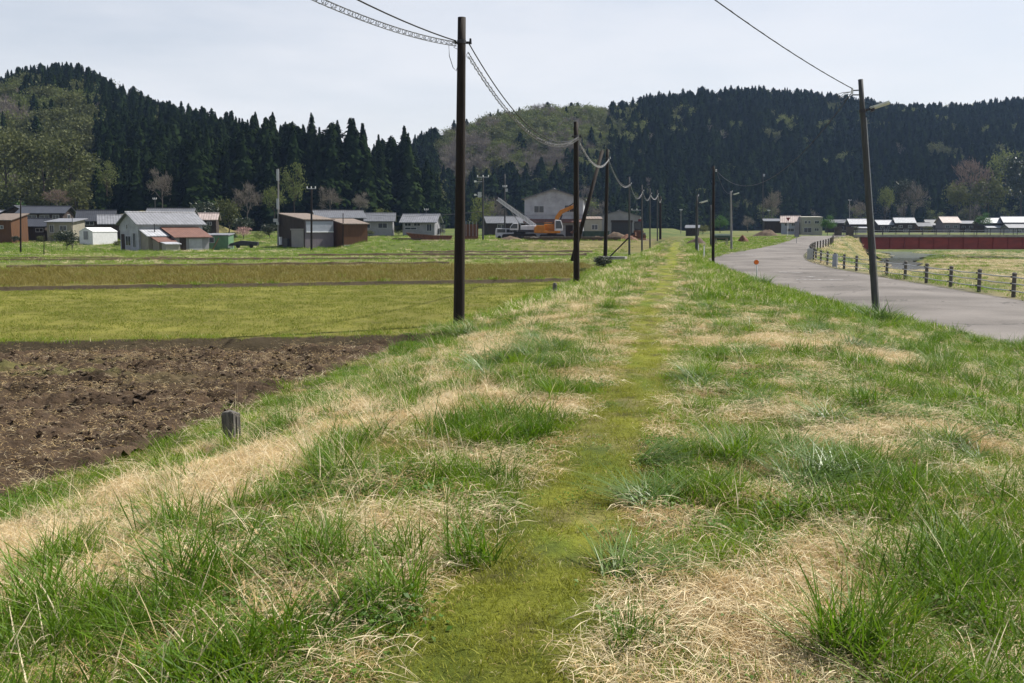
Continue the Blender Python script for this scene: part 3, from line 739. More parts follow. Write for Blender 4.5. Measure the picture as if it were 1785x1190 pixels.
def limbs(seed, H, spread, n1=7, n2=4, r0=0.2, lo=0.25):
    """trunk plus forking limbs; returns tube mesh builder and limb end points"""
    r = random.Random(seed); b = MB(); ends = []
    tp = [Vector((0, 0, -0.4))]
    for i in range(1, 6):
        tp.append(Vector((0.05 * H * (r.random() - 0.5), 0.05 * H * (r.random() - 0.5), H * 0.82 * i / 5)))
    b.tube(tp, [r0 * (1 - 0.17 * i) for i in range(6)], 6)
    for i in range(n1):
        t = lo + (0.95 - lo) * (i + r.random() * 0.6) / n1
        base = tp[min(int(t * 5), 4)].lerp(tp[min(int(t * 5) + 1, 5)], t * 5 % 1)
        a = i * 2.4 + r.random() * 0.8; L = spread * (1.05 - 0.55 * t) * (0.75 + 0.4 * r.random())
        mid = base + Vector((math.cos(a) * L * 0.5, math.sin(a) * L * 0.5, L * (0.35 + 0.2 * r.random())))
        end = base + Vector((math.cos(a) * L, math.sin(a) * L, L * (0.75 + 0.4 * r.random())))
        end.z = min(end.z, H * 0.99)
        b.tube([base, mid, end], [r0 * 0.42 * (1.1 - t), r0 * 0.28 * (1.1 - t), 0.02], 4, False)
        for q in range(n2):
            s0 = base.lerp(mid, 0.6).lerp(end, r.random() * 0.7)
            a2 = a + (r.random() - 0.5) * 2.4; L2 = L * (0.3 + 0.3 * r.random())
            e2 = s0 + Vector((math.cos(a2) * L2, math.sin(a2) * L2, L2 * (0.4 + 0.7 * r.random()))); e2.z = min(e2.z, H)
            b.tube([s0, e2], [0.05, 0.015], 3, False); ends.append(e2)
        ends.append(end)
    return b, ends
def leafy_crown(seed, ends, n, size, spread, m, H, flat=0.8):
    r = np.random.default_rng(seed)
    E = np.array([tuple(e) for e in ends]); k = r.integers(0, len(E), n)
    c = E[k] + r.normal(0, 1, (n, 3)) * np.array([spread, spread, spread * flat])
    c[:, 2] = np.maximum(c[:, 2], H * 0.10)
    d = unit(r.normal(0, 1, (n, 3)) + np.array([0, 0, -0.2])); sd = unit(np.cross(d, r.normal(0, 1, (n, 3))))
    sz = size * (0.6 + 0.8 * r.random(n))
    V, F = kites(c - d * sz[:, None] * 0.5, c + d * sz[:, None] * 0.5, sd, sz * 0.42, r)
    me = np_mesh('crown', V, F, m); tone_attr(me, np.repeat(0.5 * r.random(n) + 0.5 * vnoise(k * 1.7, k * 0.3, seed), 4)); return me
def bare_crown(seed, ends, n, ln, m, H):
    r = np.random.default_rng(seed)
    E = np.array([tuple(e) for e in ends]); k = r.integers(0, len(E), n)
    c = E[k] + r.normal(0, 1, (n, 3)) * np.array([0.5, 0.5, 0.4]) * H / 9
    out = unit(c - np.array([0, 0, H * 0.35])); d = unit(out + 0.8 * r.normal(0, 1, (n, 3)) + np.array([0, 0, 0.35]))
    sd = unit(np.cross(d, r.normal(0, 1, (n, 3)))); L = ln * (0.5 + r.random(n))
    V, F = kites(c, c + d * L[:, None], sd, 0.035 + 0.05 * r.random(n), r)
    me = np_mesh('crown', V, F, m); tone_attr(me, np.repeat(r.random(n), 4)); return me
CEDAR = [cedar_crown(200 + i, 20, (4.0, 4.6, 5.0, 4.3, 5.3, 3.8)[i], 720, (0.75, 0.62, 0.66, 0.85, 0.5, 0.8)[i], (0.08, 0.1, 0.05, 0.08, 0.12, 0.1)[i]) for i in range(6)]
CTRUNK = trunk_mesh(20, 0.32, M['bark'])
def make_decid(kind, seed):
    H = 10.0
    b, ends = limbs(seed, H, 3.6, 9, 4, 0.2, 0.22)
    me = bpy.data.meshes.new('trunk'); me.from_pydata(b.v, [], b.f); me.materials.append(M['grey_bark'] if kind in ('bare', 'rosy') else M['bark'])
    if kind == 'bare': cr = bare_crown(seed, ends, 900, 1.3, M['twig'], H)
    elif kind == 'rosy': cr = bare_crown(seed, ends, 1000, 1.1, M['rosy'], H)
    elif kind == 'spring': cr = leafy_crown(seed, ends, 1100, 0.42, 0.75, M['spring'], H)
    elif kind == 'olive': cr = leafy_crown(seed, ends, 1500, 0.50, 0.85, M['olive'], H)
    elif kind == 'bright': cr = leafy_crown(seed, ends, 1700, 0.45, 0.8, M['bright'], H)
    elif kind == 'evergreen': cr = leafy_crown(seed, ends, 1700, 0.55, 0.9, M['evergreen'], H)
    elif kind == 'pink': cr = leafy_crown(seed, ends, 1200, 0.40, 0.8, M['pink'], H)
    return me, cr
DEC = {k: [make_decid(k, 300 + 17 * i + 5 * q) for q in range(nv)] for i, (k, nv) in enumerate([('bare', 3), ('rosy', 1), ('spring', 2), ('olive', 3), ('bright', 1), ('evergreen', 2), ('pink', 1)])}
def place_tree(name, label, cat, group, loc, sc, rz, trunk, crown):
    t = thing(name, label, cat, loc, rz, group)
    t.scale = sc
    link('trunk', trunk, t); link('crown', crown, t)
    return t

# where the woods stand
def sample_hill(f, ua, ub, F_, D_, U_, spacing, t0=0.0, t1=1.06):
    out = []
    Ys = np.linspace(t0, t1, 200)
    n = int((ub - ua) / 1785 * 36000 * 25 / spacing ** 2 / 5)
    u = RNG.uniform(ua, ub, n * 3); t = RNG.uniform(t0, t1, n * 3)
    x, y, z = f(u, t)
    dep = np.interp(u, U_, D_) - np.interp(u, U_, F_)
    ok = RNG.random(len(u)) < (y * dep) / (820 * 330)
    u, t, x, y, z = u[ok], t[ok], x[ok], y[ok], z[ok]
    # keep apart
    cell = {}; keep = []
    for i in range(len(u)):
        c = (int(x[i] // spacing), int(y[i] // spacing))
        bad = False
        for a in (-1, 0, 1):
            for b in (-1, 0, 1):
                for j in cell.get((c[0] + a, c[1] + b), ()):
                    if (x[i] - x[j]) ** 2 + (y[i] - y[j]) ** 2 < (spacing * 0.72) ** 2: bad = True; break
                if bad: break
            if bad: break
        if not bad: cell.setdefault(c, []).append(i); keep.append(i)
    k = np.array(keep)
    return u[k], t[k], x[k], y[k], z[k]
con, dec = [], []
def proj_ok(x, y, lo=-30, hi=1815):
    u = 892.5 + x / y * FPX * 1.0
    return (u > lo) & (u < hi)
u, t, x, y, z = sample_hill(hill1, -260, 765, H1F, H1D, H1u, 4.1)
Th = np.interp(u, H1u, H1T)
for i in range(len(u)):
    ns = vnoise(x[i] / 18 + 40, y[i] / 18, 5)
    front = t[i] < 0.30
    pd = 0.06
    if u[i] < 160 and t[i] < 0.50 - 0.10 * max(0, (u[i] - 90) / 70): pd = 0.96
    elif u[i] < 70 and t[i] < 0.75: pd = 0.75
    elif u[i] < 260 and t[i] < 0.7: pd = 0.10
    h = Th[i] * (0.82 + 0.34 * RNG.random()) * (1.22 if (front and u[i] > 170) else 1.0)
    if RNG.random() < pd:
        if RNG.random() < 0.55: dec.append((x[i], y[i], z[i], 9 + 5 * RNG.random(), 'olive' if ns > 0.35 else ('spring' if ns > 0.15 else 'bare'), 1))
    else: con.append((x[i], y[i], z[i], h, 1, u[i]))
u, t, x, y, z = sample_hill(hill2, 560, 2050, H2F, H2D, H2u, 4.7)
Th = np.interp(u, H2u, H2T)
for i in range(len(u)):
    ns = fbm(x[i] / 26 + 40, y[i] / 26, 9)
    pd = 0.04
    if 765 < u[i] < 1120:
        lowline = 0.28 + 0.25 * sm((u[i] - 930) / 150)
        if t[i] > lowline: pd = 0.97 if u[i] < 1060 else 0.6
        else: pd = 0.15
    elif u[i] > 1640 and t[i] > 0.86: pd = 0.7
    elif t[i] < 0.05: pd = 0.25
    if ns > 0.74: pd = max(pd, 0.35)
    if RNG.random() < pd:
        kd = 'bare' if RNG.random() < 0.74 else ('olive' if ns > 0.45 else 'spring')
        if u[i] > 1640: kd = 'bare'
        dec.append((x[i], y[i], z[i], 9 + 4 * RNG.random(), kd, 2))
    else: con.append((x[i], y[i], z[i], max(Th[i], 14) * (0.8 + 0.4 * RNG.random()) * (1.15 if t[i] < 0.25 else 1), 2, u[i]))
# cedars that stand up out of the bare ridge
for (uu_, vt, D_, hh) in [(843, 205, 545, 16), (868, 190, 552, 20), (905, 186, 566, 17), (925, 195, 570, 17), (941, 193, 572, 17), (996, 178, 590, 20), (1007, 178, 596, 21), (1020, 184, 600, 19), (735, 228, 512, 22), (748, 224, 515, 24), (765, 232, 518, 18), (713, 250, 505, 16)]:
    p = px(uu_, vt, D_); con.append((p.x, p.y, p.z - hh, hh, 2, uu_))
con = sorted(con, key=lambda c: -(c[3] / c[1]) if -20 < c[5] < 1805 else 0)
NAMED = 300
for i, c in enumerate(con[:NAMED]):
    s = c[3] / 20; w = s * random.uniform(0.95, 1.25) * (1.0 if c[4] == 1 else 1.3)
    lab = ('tall dark cedar in the shaded forest behind the left village', 'cedars of the left forest') if c[4] == 1 else ('dark cedar on the far wooded hill behind the bridge and valley', 'cedars of the far hill')
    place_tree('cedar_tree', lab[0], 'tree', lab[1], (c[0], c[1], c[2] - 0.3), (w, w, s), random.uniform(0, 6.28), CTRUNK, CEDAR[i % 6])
rest = con[NAMED:]
csrc = [source('cedar_shape', m_) for m_ in CEDAR]
sc_ = np.array([c[3] / 20 for c in rest]); wv = sc_ * RNG.uniform(0.95, 1.3, len(rest)) * np.array([1.05 if c[4] == 1 else 1.35 for c in rest])
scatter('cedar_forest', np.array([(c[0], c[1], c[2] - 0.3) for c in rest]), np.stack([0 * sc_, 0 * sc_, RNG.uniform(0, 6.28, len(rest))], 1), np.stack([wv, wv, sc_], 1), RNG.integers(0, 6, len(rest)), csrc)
dec = sorted(dec, key=lambda c: -(c[3] / c[1]) if proj_ok(c[0], c[1]) else 0)
DN = {'bare': ('bare_tree', 'bare grey twiggy tree among others on the wooded hillside', 'bare trees on the hills'), 'olive': ('broadleaf_tree', 'olive green broadleaf tree among others on the wooded hillside', 'olive broadleaf trees on the hills'), 'spring': ('broadleaf_tree', 'pale yellow-green tree in new leaf among the hillside woods', 'new-leaf trees on the hills')}
ND = 260
for i, c in enumerate(dec[:ND]):
    tr, cr = DEC[c[4]][i % len(DEC[c[4]])]; s = c[3] / 10; w = s * random.uniform(0.95, 1.3)
    place_tree(DN[c[4]][0], DN[c[4]][1], 'tree', DN[c[4]][2], (c[0], c[1], c[2] - 0.2), (w, w, s), random.uniform(0, 6.28), tr, cr)
rest = dec[ND:]
dsrc = [source('tree_shape', cr) for k in ('bare', 'olive', 'spring') for _t, cr in DEC[k]]
off = {'bare': (0, 3), 'olive': (3, 3), 'spring': (6, 2)}
sc_ = np.array([c[3] / 10 for c in rest])
scatter('hillside_wood', np.array([(c[0], c[1], c[2] - 0.2) for c in rest]), np.stack([0 * sc_, 0 * sc_, RNG.uniform(0, 6.28, len(rest))], 1), np.stack([sc_ * 1.15] * 2 + [sc_], 1), np.array([off[c[4]][0] + RNG.integers(0, off[c[4]][1]) for c in rest]), [dsrc[7 - j] for j in range(8)][::-1])

# single trees and shrubs near the houses and along the valley: (u, v_base, height px, Y, kind, width factor, label)
SINGLE = [
 (42, 372, 50, 222, 'bright', 0.8, 'rounded bright green tree behind the far left village roofs'),
 (12, 340, 108, 268, 'olive', 1.0, 'big olive broadleaf tree at the left edge of the picture'),
 (75, 335, 85, 268, 'olive', 1.0, 'broad olive tree right above the bright green tree'),
 (125, 345, 95, 262, 'olive', 0.95, 'wide olive tree above the pinkish shrub on the left'),
 (100, 366, 34, 230, 'rosy', 1.5, 'pinkish brown shrub beside the grassy knoll'),
 (132, 358, 38, 246, 'olive', 1.2, 'tawny broadleaf tree standing on top of the grassy knoll'),
 (186, 338, 52, 250, 'spring', 0.8, 'pale yellow-green sapling against the dark forest above the knoll'),
 (283, 360, 56, 252, 'bare', 0.8, 'sparse twiggy tree against the darkest part of the forest'),
 (513, 372, 78, 250, 'spring', 0.65, 'tall pale green tree behind the dark shed'),
 (478, 380, 52, 240, 'spring', 0.9, 'low yellow-green tree left of the slim telecom pole'),
 (432, 386, 58, 248, 'bare', 1.0, 'bare purple-grey tree above the pink blossom bush'),
 (575, 376, 44, 250, 'bare', 1.1, 'bare twiggy tree behind the brown shed roof'),
 (628, 376, 36, 255, 'bare', 1.0, 'bare tree right of the brown shed in front of the cedars'),
 (356, 384, 56, 215, 'evergreen', 1.1, 'dark evergreen tree right of the white house roof'),
 (398, 392, 60, 210, 'olive', 0.9, 'dull green tree between the evergreen and the pink bush'),
 (424, 404, 34, 190, 'evergreen', 1.2, 'rounded dark evergreen shrub just above the pink bush'),
 (425, 412, 22, 178, 'pink', 1.5, 'pink blossoming bush right of the green shed'),
 (117, 433, 34, 138, 'evergreen', 1.3, 'dark glossy camellia bush on the field in front of the tent'),
 (5, 414, 22, 180, 'evergreen', 1.2, 'dark shrub beside the shed at the left edge'),
 (352, 406, 28, 172, 'evergreen', 1.2, 'dark bush behind the rust-roofed annex'),
 (668, 400, 40, 230, 'spring', 0.9, 'pale green bush between the two grey-roofed houses'),
 (470, 412, 26, 182, 'evergreen', 1.3, 'dark hedge shrub left of the dark shed'),
 (842, 400, 58, 215, 'spring', 0.9, 'light green willow behind the white crane'),
 (1255, 408, 30, 225, 'bright', 1.1, 'green shrub behind the two roadside poles in the middle'),
 (1225, 410, 18, 220, 'olive', 1.6, 'low olive shrub beside the small dark hut'),
 (1303, 403, 24, 270, 'bare', 1.0, 'small bare tree left of the house with the pink roof'),
 (1345, 388, 48, 300, 'bare', 0.9, 'bare tree behind the dark hut left of the pink roof'),
 (1442, 407, 32, 215, 'bright', 0.9, 'fresh green tree right of the pale block building'),
 (1500, 388, 32, 360, 'bare', 1.0, 'bare tree behind the houses left of the tall lamp pole'),
 (1543, 380, 52, 380, 'spring', 0.6, 'slim yellow-green tree just right of the tall lamp pole'),
 (1592, 384, 58, 385, 'bare', 0.8, 'grey bare tree behind the row of far houses'),
 (1575, 378, 62, 390, 'evergreen', 0.7, 'dark tree behind the third far house roof'),
 (1690, 380, 92, 395, 'rosy', 0.8, 'brown twiggy tree at the foot of the far right hill'),
 (1668, 384, 60, 385, 'olive', 0.9, 'dull green tree left of the brown twiggy tree'),
 (1722, 384, 70, 380, 'olive', 0.9, 'olive tree right of the brown twiggy tree'),
 (1752, 340, 74, 430, 'spring', 0.9, 'pale green treetops at the right edge above the houses'),
 (1780, 370, 92, 410, 'evergreen', 0.8, 'dark tree at the right edge above the houses'),
 (28, 417, 14, 162, 'evergreen', 1.3, 'low dark shrub right of the brown shed at the left edge'),
 (70, 416, 12, 166, 'olive', 1.4, 'olive shrub at the foot of the dark tiled low house'),
 (98, 416, 18, 164, 'olive', 1.2, 'brownish shrub between the dark tiled house and the cream house'),
 (142, 418, 14, 160, 'evergreen', 1.3, 'dark shrub left of the greenhouse tent'),
 (205, 421, 12, 152, 'olive', 1.8, 'dry low bush between the greenhouse tent and the white house'),
 (335, 410, 18, 168, 'evergreen', 1.2, 'dark bush peeping over the rust-red annex roof'),
 (402, 414, 18, 166, 'evergreen', 1.5, 'dark hedge bush behind the green shed'),
 (452, 416, 16, 172, 'spring', 1.5, 'yellow-green bush right of the pink blossom bush'),
 (645, 412, 12, 195, 'olive', 1.6, 'low bush in front of the house with white ridge tiles'),
 (695, 408, 18, 205, 'olive', 1.3, 'dull bush left of the wide-roofed grey house'),
 (768, 408, 14, 205, 'evergreen', 1.3, 'dark bush right of the wide-roofed grey house'),
 (1488, 406, 12, 290, 'olive', 1.6, 'low bush in front of the far house left of the lamp pole'),
 (1560, 406, 11, 295, 'evergreen', 1.6, 'low dark bush in front of the wide bright far roof'),
 (1618, 406, 12, 295, 'olive', 1.5, 'low bush in front of the small far reddish house'),
 (1712, 402, 28, 300, 'bright', 1.0, 'small green tree in front of the far right houses'),
]
for k, (u_, vb, hp, Y_, kd, wf, lab) in enumerate(SINGLE):
    p = px(u_, vb, Y_); H_ = hp * Y_ / FPX
    gzv = g1(p.x, p.y)
    if Y_ < 240 and kd != 'rosy': p.z = min(p.z, gzv) - 0.05
    tr, cr = DEC[kd][k % len(DEC[kd])]; s = H_ / 9.6
    place_tree('shrub' if hp < 36 else 'broadleaf_tree', lab, 'shrub' if hp < 36 else 'tree', None, (p.x, p.y, p.z - 0.15), (s * wf, s * wf, s), random.uniform(0, 6.28), tr, cr)

# ------------------------------------------------------------------ grass
def tuft(seed, n, h, w, spread, lean=(0.1, 0.5), curve=(0.1, 0.5), seg=3, m='g_green', wind=(0.12, -0.05), flat=0.0, dead=0.0):
    r = np.random.default_rng(seed)
    ph = r.random(n) * 2 * PI; rad = spread * np.sqrt(r.random(n)); pb = r.random(n) * 2 * PI
    base = np.stack([rad * np.cos(pb), rad * np.sin(pb), 0 * rad], 1)
    H_ = h[0] + (h[1] - h[0]) * r.random(n)
    ln = lean[0] + (lean[1] - lean[0]) * r.random(n); cu = curve[0] + (curve[1] - curve[0]) * r.random(n)
    d = np.stack([np.cos(ph) + wind[0] * 2, np.sin(ph) + wind[1] * 2, 0 * ph], 1); d = unit(d)
    sd = np.stack([-d[:, 1], d[:, 0], 0 * ph], 1); tw = r.normal(0, 0.5, n)[:, None]
    sd = unit(sd + d * tw)
    ww = w * (0.6 + 0.8 * r.random(n))
    V = []; 
    for i in range(seg + 1):
        t = i / seg
        p = base + d * ((ln * t + cu * t * t) * H_)[:, None]
        p[:, 2] = H_ * (t - (0.35 * cu + flat) * t * t) * np.sqrt(np.maximum(1 - (ln * 0.7) ** 2, 0.08))
        wd = ww * (1 - t ** 1.6) * (0.75 + 0.25 * min(1, t * 4))
        if i < seg: V.append(p - sd * wd[:, None] / 2); V.append(p + sd * wd[:, None] / 2)
        else: V.append(p)
    V = np.stack(V, 1); nv = V.shape[1]
    b = np.arange(n)[:, None] * nv
    Q = [np.concatenate([b + 2 * i, b + 2 * i + 1, b + 2 * i + 3, b + 2 * i + 2], 1) for i in range(seg - 1)]
    Tq = np.concatenate([b + 2 * seg - 2, b + 2 * seg - 1, b + 2 * seg], 1)
    F = [tuple(q) for q in np.concatenate(Q).tolist()] + [tuple(q) for q in Tq.tolist()]
    me = bpy.data.meshes.new('tuft'); me.from_pydata(V.reshape(-1, 3).tolist(), [], F); me.materials.append(M[m])
    tone_attr(me, np.repeat(r.random(n), nv))
    if dead > 0:
        me.materials.append(M['g_dry']); dd = r.random(n) < dead
        me.polygons.foreach_set('material_index', np.tile(dd, seg).astype(np.int32))
    return me
def litter(seed, n, L, w, spread, m='g_dry', lift=0.03):
    """dead blades lying about in a loose mat"""
    r = np.random.default_rng(seed)
    c = np.stack([spread * (r.random(n) - 0.5) * 2, spread * (r.random(n) - 0.5) * 2, lift * r.random(n)], 1)
    a = r.random(n) * 2 * PI; l = L * (0.5 + r.random(n)); d = np.stack([np.cos(a), np.sin(a), 0.25 * r.normal(0, 1, n)], 1)
    sd = unit(np.stack([-np.sin(a), np.cos(a), r.normal(0, 0.6, n)], 1))
    V, F = kites(c - d * l[:, None] / 2, c + d * l[:, None] / 2, sd, w * (0.5 + r.random(n)), r, 0.012)
    me = np_mesh('litter', V, F, M[m]); tone_attr(me, np.repeat(r.random(n), 4)); return me
def weed(seed, n, size, spread, hmax, m='g_weed'):
    r = np.random.default_rng(seed)
    a = r.random(n) * 2 * PI; rad = spread * np.sqrt(r.random(n))
    c = np.stack([rad * np.cos(a), rad * np.sin(a), 0.01 + hmax * r.random(n)], 1)
    b_ = r.random(n) * 2 * PI; d = np.stack([np.cos(b_), np.sin(b_), 0.1 + 0.4 * r.random(n)], 1); sd = unit(np.stack([-np.sin(b_), np.cos(b_), r.normal(0, 0.3, n)], 1))
    s_ = size * (0.6 + 0.8 * r.random(n))
    V, F = kites(c, c + d * s_[:, None], sd, s_ * 0.36, r, 0.004)
    me = np_mesh('weed', V, F, M[m]); tone_attr(me, np.repeat(r.random(n), 4)); return me
def sel(cond, *arr): return [a[cond] for a in arr]
def rots(n, tilt=0.12):
    return np.stack([RNG.normal(0, tilt, n), RNG.normal(0, tilt, n), RNG.uniform(0, 6.283, n)], 1)
def scl3(s, wid=1.0): return np.stack([s * wid, s * wid, s], 1)
def candidates(bands):
    """random spots on the bank between field and road: (y0, y1, per square metre)"""
    out = []
    for ya, yb, den in bands:
        xa, xb = -0.62 * yb - 1.6, 0.62 * yb + 1.6
        n = int((yb - ya) * (xb - xa) * den)
        x = RNG.uniform(xa, xb, n); y = RNG.uniform(ya, yb, n)
        ok = np.abs(x) < 0.60 * y + 1.3
        out.append((x[ok], y[ok]))
    return np.concatenate([o[0] for o in out]), np.concatenate([o[1] for o in out])
xl_of = lambda y: np.interp(y, RLs[:, 1], RLs[:, 0])
def on_bank(x, y, lo=-5.6, road=0.05):
    s = s_of(x, y); jag = 0.35 * (fbm(x / 0.8, y / 0.8, 121) - 0.5)
    return (s > np.maximum(lo, -toe(y) - 0.15) + jag) & (x < xl_of(y) + road + jag)
def path_half(x, y):
    return np.abs(s_of(x, y) - 0.13 * np.sin(y * 0.35 - 2.2)) * 0.46 / trail_w(y) + 0.28 * (fbm(x / 0.35, y / 0.35, 123) - 0.5)
V3 = 3
S_tall = [source('tuft_shape', tuft(400 + i, 32, (0.06, 0.20), 0.0046, 0.11, (0.05, 0.75), (0.1, 0.9), 4, 'g_green', dead=0.08)) for i in range(4)]
S_deep = [source('tuft_shape', tuft(410 + i, 44, (0.09, 0.26), 0.0056, 0.11, (0.05, 0.75), (0.1, 0.9), 4, 'g_dark', dead=0.07)) for i in range(4)]
S_short = [source('tuft_shape', tuft(420 + i, 40, (0.025, 0.090), 0.0036, 0.13, (0.1, 0.7), (0.1, 0.7), 3, 'g_green', dead=0.10)) for i in range(4)]
S_lay = [source('tuft_shape', tuft(430 + i, 40, (0.22, 0.42), 0.0075, 0.09, (0.6, 1.1), (0.2, 0.7), 4, 'g_blue', (-0.5, -0.2), 0.25)) for i in range(3)]
S_dry = [source('tuft_shape', tuft(440 + i, 34, (0.05, 0.17), 0.0036, 0.14, (0.2, 0.9), (0.3, 1.1), 4, 'g_gold' if i % 2 else 'g_dry', (0.2, 0.1), 0.25)) for i in range(4)]
S_stalk = [source('tuft_shape', tuft(450 + i, 7, (0.18, 0.42), 0.0034, 0.10, (0.1, 0.6), (0.05, 0.5), 4, 'g_dry', (0.25, 0.1), 0.1)) for i in range(4)]
S_mat = [source('litter_shape', litter(460 + i, 110, 0.060, 0.0012, 0.17, 'g_gold', 0.025) if i % 2 else litter(460 + i, 60, 0.13, 0.0013, 0.18, 'g_dry', 0.05)) for i in range(4)]
S_weed = [source('weed_shape', weed(470 + i, 70, 0.019, 0.15, 0.045)) for i in range(3)]
S_moss = [source('moss_shape', tuft(480 + i, 30, (0.008, 0.032), 0.0034, 0.085, (0.1, 0.9), (0.1, 0.6), 2, 'g_moss')) for i in range(3)]
# coarse shapes for farther off: wider, fewer blades
S_far_g = [source('tuft_shape', tuft(500 + i, 36, (0.06, 0.24), 0.012, 0.26, (0.1, 0.6), (0.1, 0.7), 3, 'g_dark' if i == 3 else 'g_green', dead=0.06)) for i in range(4)]
S_far_d = [source('tuft_shape', tuft(510 + i, 38, (0.06, 0.24), 0.011, 0.26, (0.15, 0.9), (0.2, 0.9), 3, 'g_dry', (0.2, 0.1), 0.15)) for i in range(4)]
S_paddy = [source('tuft_shape', tuft(520 + i, 26, (0.02, 0.075), 0.010, 0.24, (0.1, 0.7), (0.1, 0.6), 2, 'g_paddy')) for i in range(4)]
S_fallow = [source('tuft_shape', tuft(530 + i, 26, (0.07, 0.24), 0.014, 0.32, (0.2, 0.9), (0.1, 0.6), 2, 'g_fallow')) for i in range(4)]

x, y = candidates([(1.6, 5, 340), (5, 9, 250), (9, 14, 165), (14, 22, 100)])
k = on_bank(x, y, -5.3); x, y = sel(k, x, y)
D = dryness(x, y); ph = path_half(x, y); s = s_of(x, y); r1, r2 = RNG.random(len(x)), RNG.random(len(x))
clump = fbm(x / 0.45, y / 0.45, 131, 3); big = fbm(x / 1.6, y / 1.6, 133)
off_path = ph > 0.47
edgef = sm((ph - 0.44) / 0.5)
Z_ = G(x, y)
def put(name, cond, srcs, smin, smax, tilt=0.12, sink=0.01, wid=1.0, szmap=None):
    xx, yy, zz = sel(cond, x, y, Z_); n = len(xx)
    sc = RNG.uniform(smin, smax, n) if szmap is None else RNG.uniform(smin, smax, n) * szmap[cond]
    return scatter(name, np.stack([xx, yy, zz - sink], 1), rots(n, tilt), scl3(sc, wid), RNG.integers(0, len(srcs), n), srcs)
tallsz = (0.55 + 0.75 * sm((clump - 0.35) * 3)) * (0.55 + 0.45 * edgef) * np.where(s < -4.3, 0.5, 1.0)
gm = off_path & (r1 > D * 1.15)
put('green_grass', gm & (clump > 0.54) & (r2 < 0.17), S_tall, 0.7, 1.15, szmap=tallsz)
put('deep_green_grass', gm & (clump > 0.65) & (big > 0.42) & (r2 > 0.70), S_deep, 0.7, 1.2, szmap=tallsz)
put('short_grass', gm & (r2 < 0.70), S_short, 0.7, 1.5)
put('flattened_grass', gm & (big < 0.40) & (r2 > 0.90) & (s > -1.8), S_lay, 0.6, 1.0, szmap=tallsz)
put('low_weeds', off_path & (fbm(x / 0.9, y / 0.9, 141) > 0.56) & (r2 > 0.62) & (D < 0.6), S_weed, 0.7, 1.4)
TUS = [source('tussock_shape', tuft(540 + i, 120, (0.12, 0.34), 0.0062, 0.12, (0.1, 0.9), (0.1, 0.8), 5, 'g_dark' if i % 2 else 'g_green', (0, 0), dead=0.05)) for i in range(4)]
put('tussock_grass', off_path & (edgef > 0.5) & (RNG.random(len(x)) < 0.012) & (D < 0.75), TUS, 0.55, 1.05)
dm = off_path & (r1 < D * 1.05)
drysz = np.where((s < -1.0), 1.15, 0.8) * (0.6 + 0.4 * edgef)
put('dry_grass', dm & (r2 < 0.55), S_dry, 0.7, 1.25, szmap=drysz)
put('straw_litter', (ph > 0.42) & (r1 < D * 1.2 + 0.03) & (r2 > 0.45), S_mat, 0.7, 1.25, tilt=0.08, sink=-0.012)
put('dry_stalks', dm & (r2 > 0.96 - 0.05 * (s < -2)), S_stalk, 0.7, 1.2, szmap=drysz)
put('path_edge_grass', (ph > 0.36) & (ph < 0.60) & (r2 < 0.35), S_short, 0.4, 0.8)
# mossy growth on the trail itself
xm, ym = candidates([(1.6, 5, 320), (5, 10, 220), (10, 20, 110)])
pm = path_half(xm, ym); k = (pm < 0.55) | (RNG.random(len(xm)) < 0.55 * sm((1.05 - pm) / 0.5)); x, y = sel(k & on_bank(xm, ym), xm, ym); Z_ = G(x, y) + 0.012; r2 = RNG.random(len(x))
put('trail_moss', (r2 < 0.8) & (fbm(x / 0.22, y / 0.3, 167) > 0.36), S_moss, 0.6, 1.5, sink=0.004)
put('trail_straw', (r2 > 0.84) & (fbm(x / 0.4, y / 0.5, 161) > 0.42), [source('litter_shape', litter(495 + i, 8, 0.035, 0.0008, 0.10, 'g_gold' if i else 'g_dry', 0.015)) for i in range(3)], 0.6, 1.2, tilt=0.05, sink=-0.012)
put('trail_clover', (r2 > 0.93) & (fbm(x / 0.6, y / 0.7, 163) > 0.5), [source('weed_shape', weed(498 + i, 12, 0.014, 0.07, 0.02)) for i in range(2)], 0.7, 1.3)
# farther along the bank
x, y = candidates([(22, 34, 26), (34, 52, 13), (52, 80, 6), (80, 125, 2.2)])
k = on_bank(x, y, -5.0) & (path_half(x, y) > 0.36); x, y = sel(k, x, y)
Z_ = G(x, y); D = dryness(x, y); r1, r2 = RNG.random(len(x)), RNG.random(len(x)); s = s_of(x, y)
hs = np.where(np.abs(s) < 0.9, 0.45, 1.0) * np.where(s < -3.9, 0.5, 1.0) * (0.6 + 0.7 * fbm(x / 1.2, y / 1.2, 151))
put('bank_grass', r1 > D, S_far_g, 0.7, 1.3, szmap=hs)
put('bank_straw', r1 <= D * 1.1, S_far_d, 0.7, 1.2, szmap=hs)
# field and riverside growth
def field(name, xa, xb, ya, yb, den, cond, srcs, smin, smax):
    global x, y, Z_
    n = int((xb - xa) * (yb - ya) * den)
    x = RNG.uniform(xa, xb, n); y = RNG.uniform(ya, yb, n)
    k = cond(x, y) & (np.abs(x) < 0.60 * y + 3); x, y = sel(k, x, y); Z_ = G(x, y)
    put(name, np.ones(len(x), bool), srcs, smin, smax)
field('paddy_grass', -26, 2, 17, 42, 26, lambda x, y: (y > y1(x) + 0.25) & (y < y2(x) - 0.15) & (s_of(x, y) < -toe(y) + 0.15) & (vnoise(x / 0.5, y / 0.5, 7) > 0.25), S_paddy, 0.7, 1.3)
field('field_edge_grass', -20, 0, 16, 22, 30, lambda x, y: (np.abs(y - y1(x) - 0.45) < 0.22) & (s_of(x, y) < -toe(y) + 0.15) & (fbm(x / 0.9, y, 9) > 0.45), S_short, 0.8, 1.8)
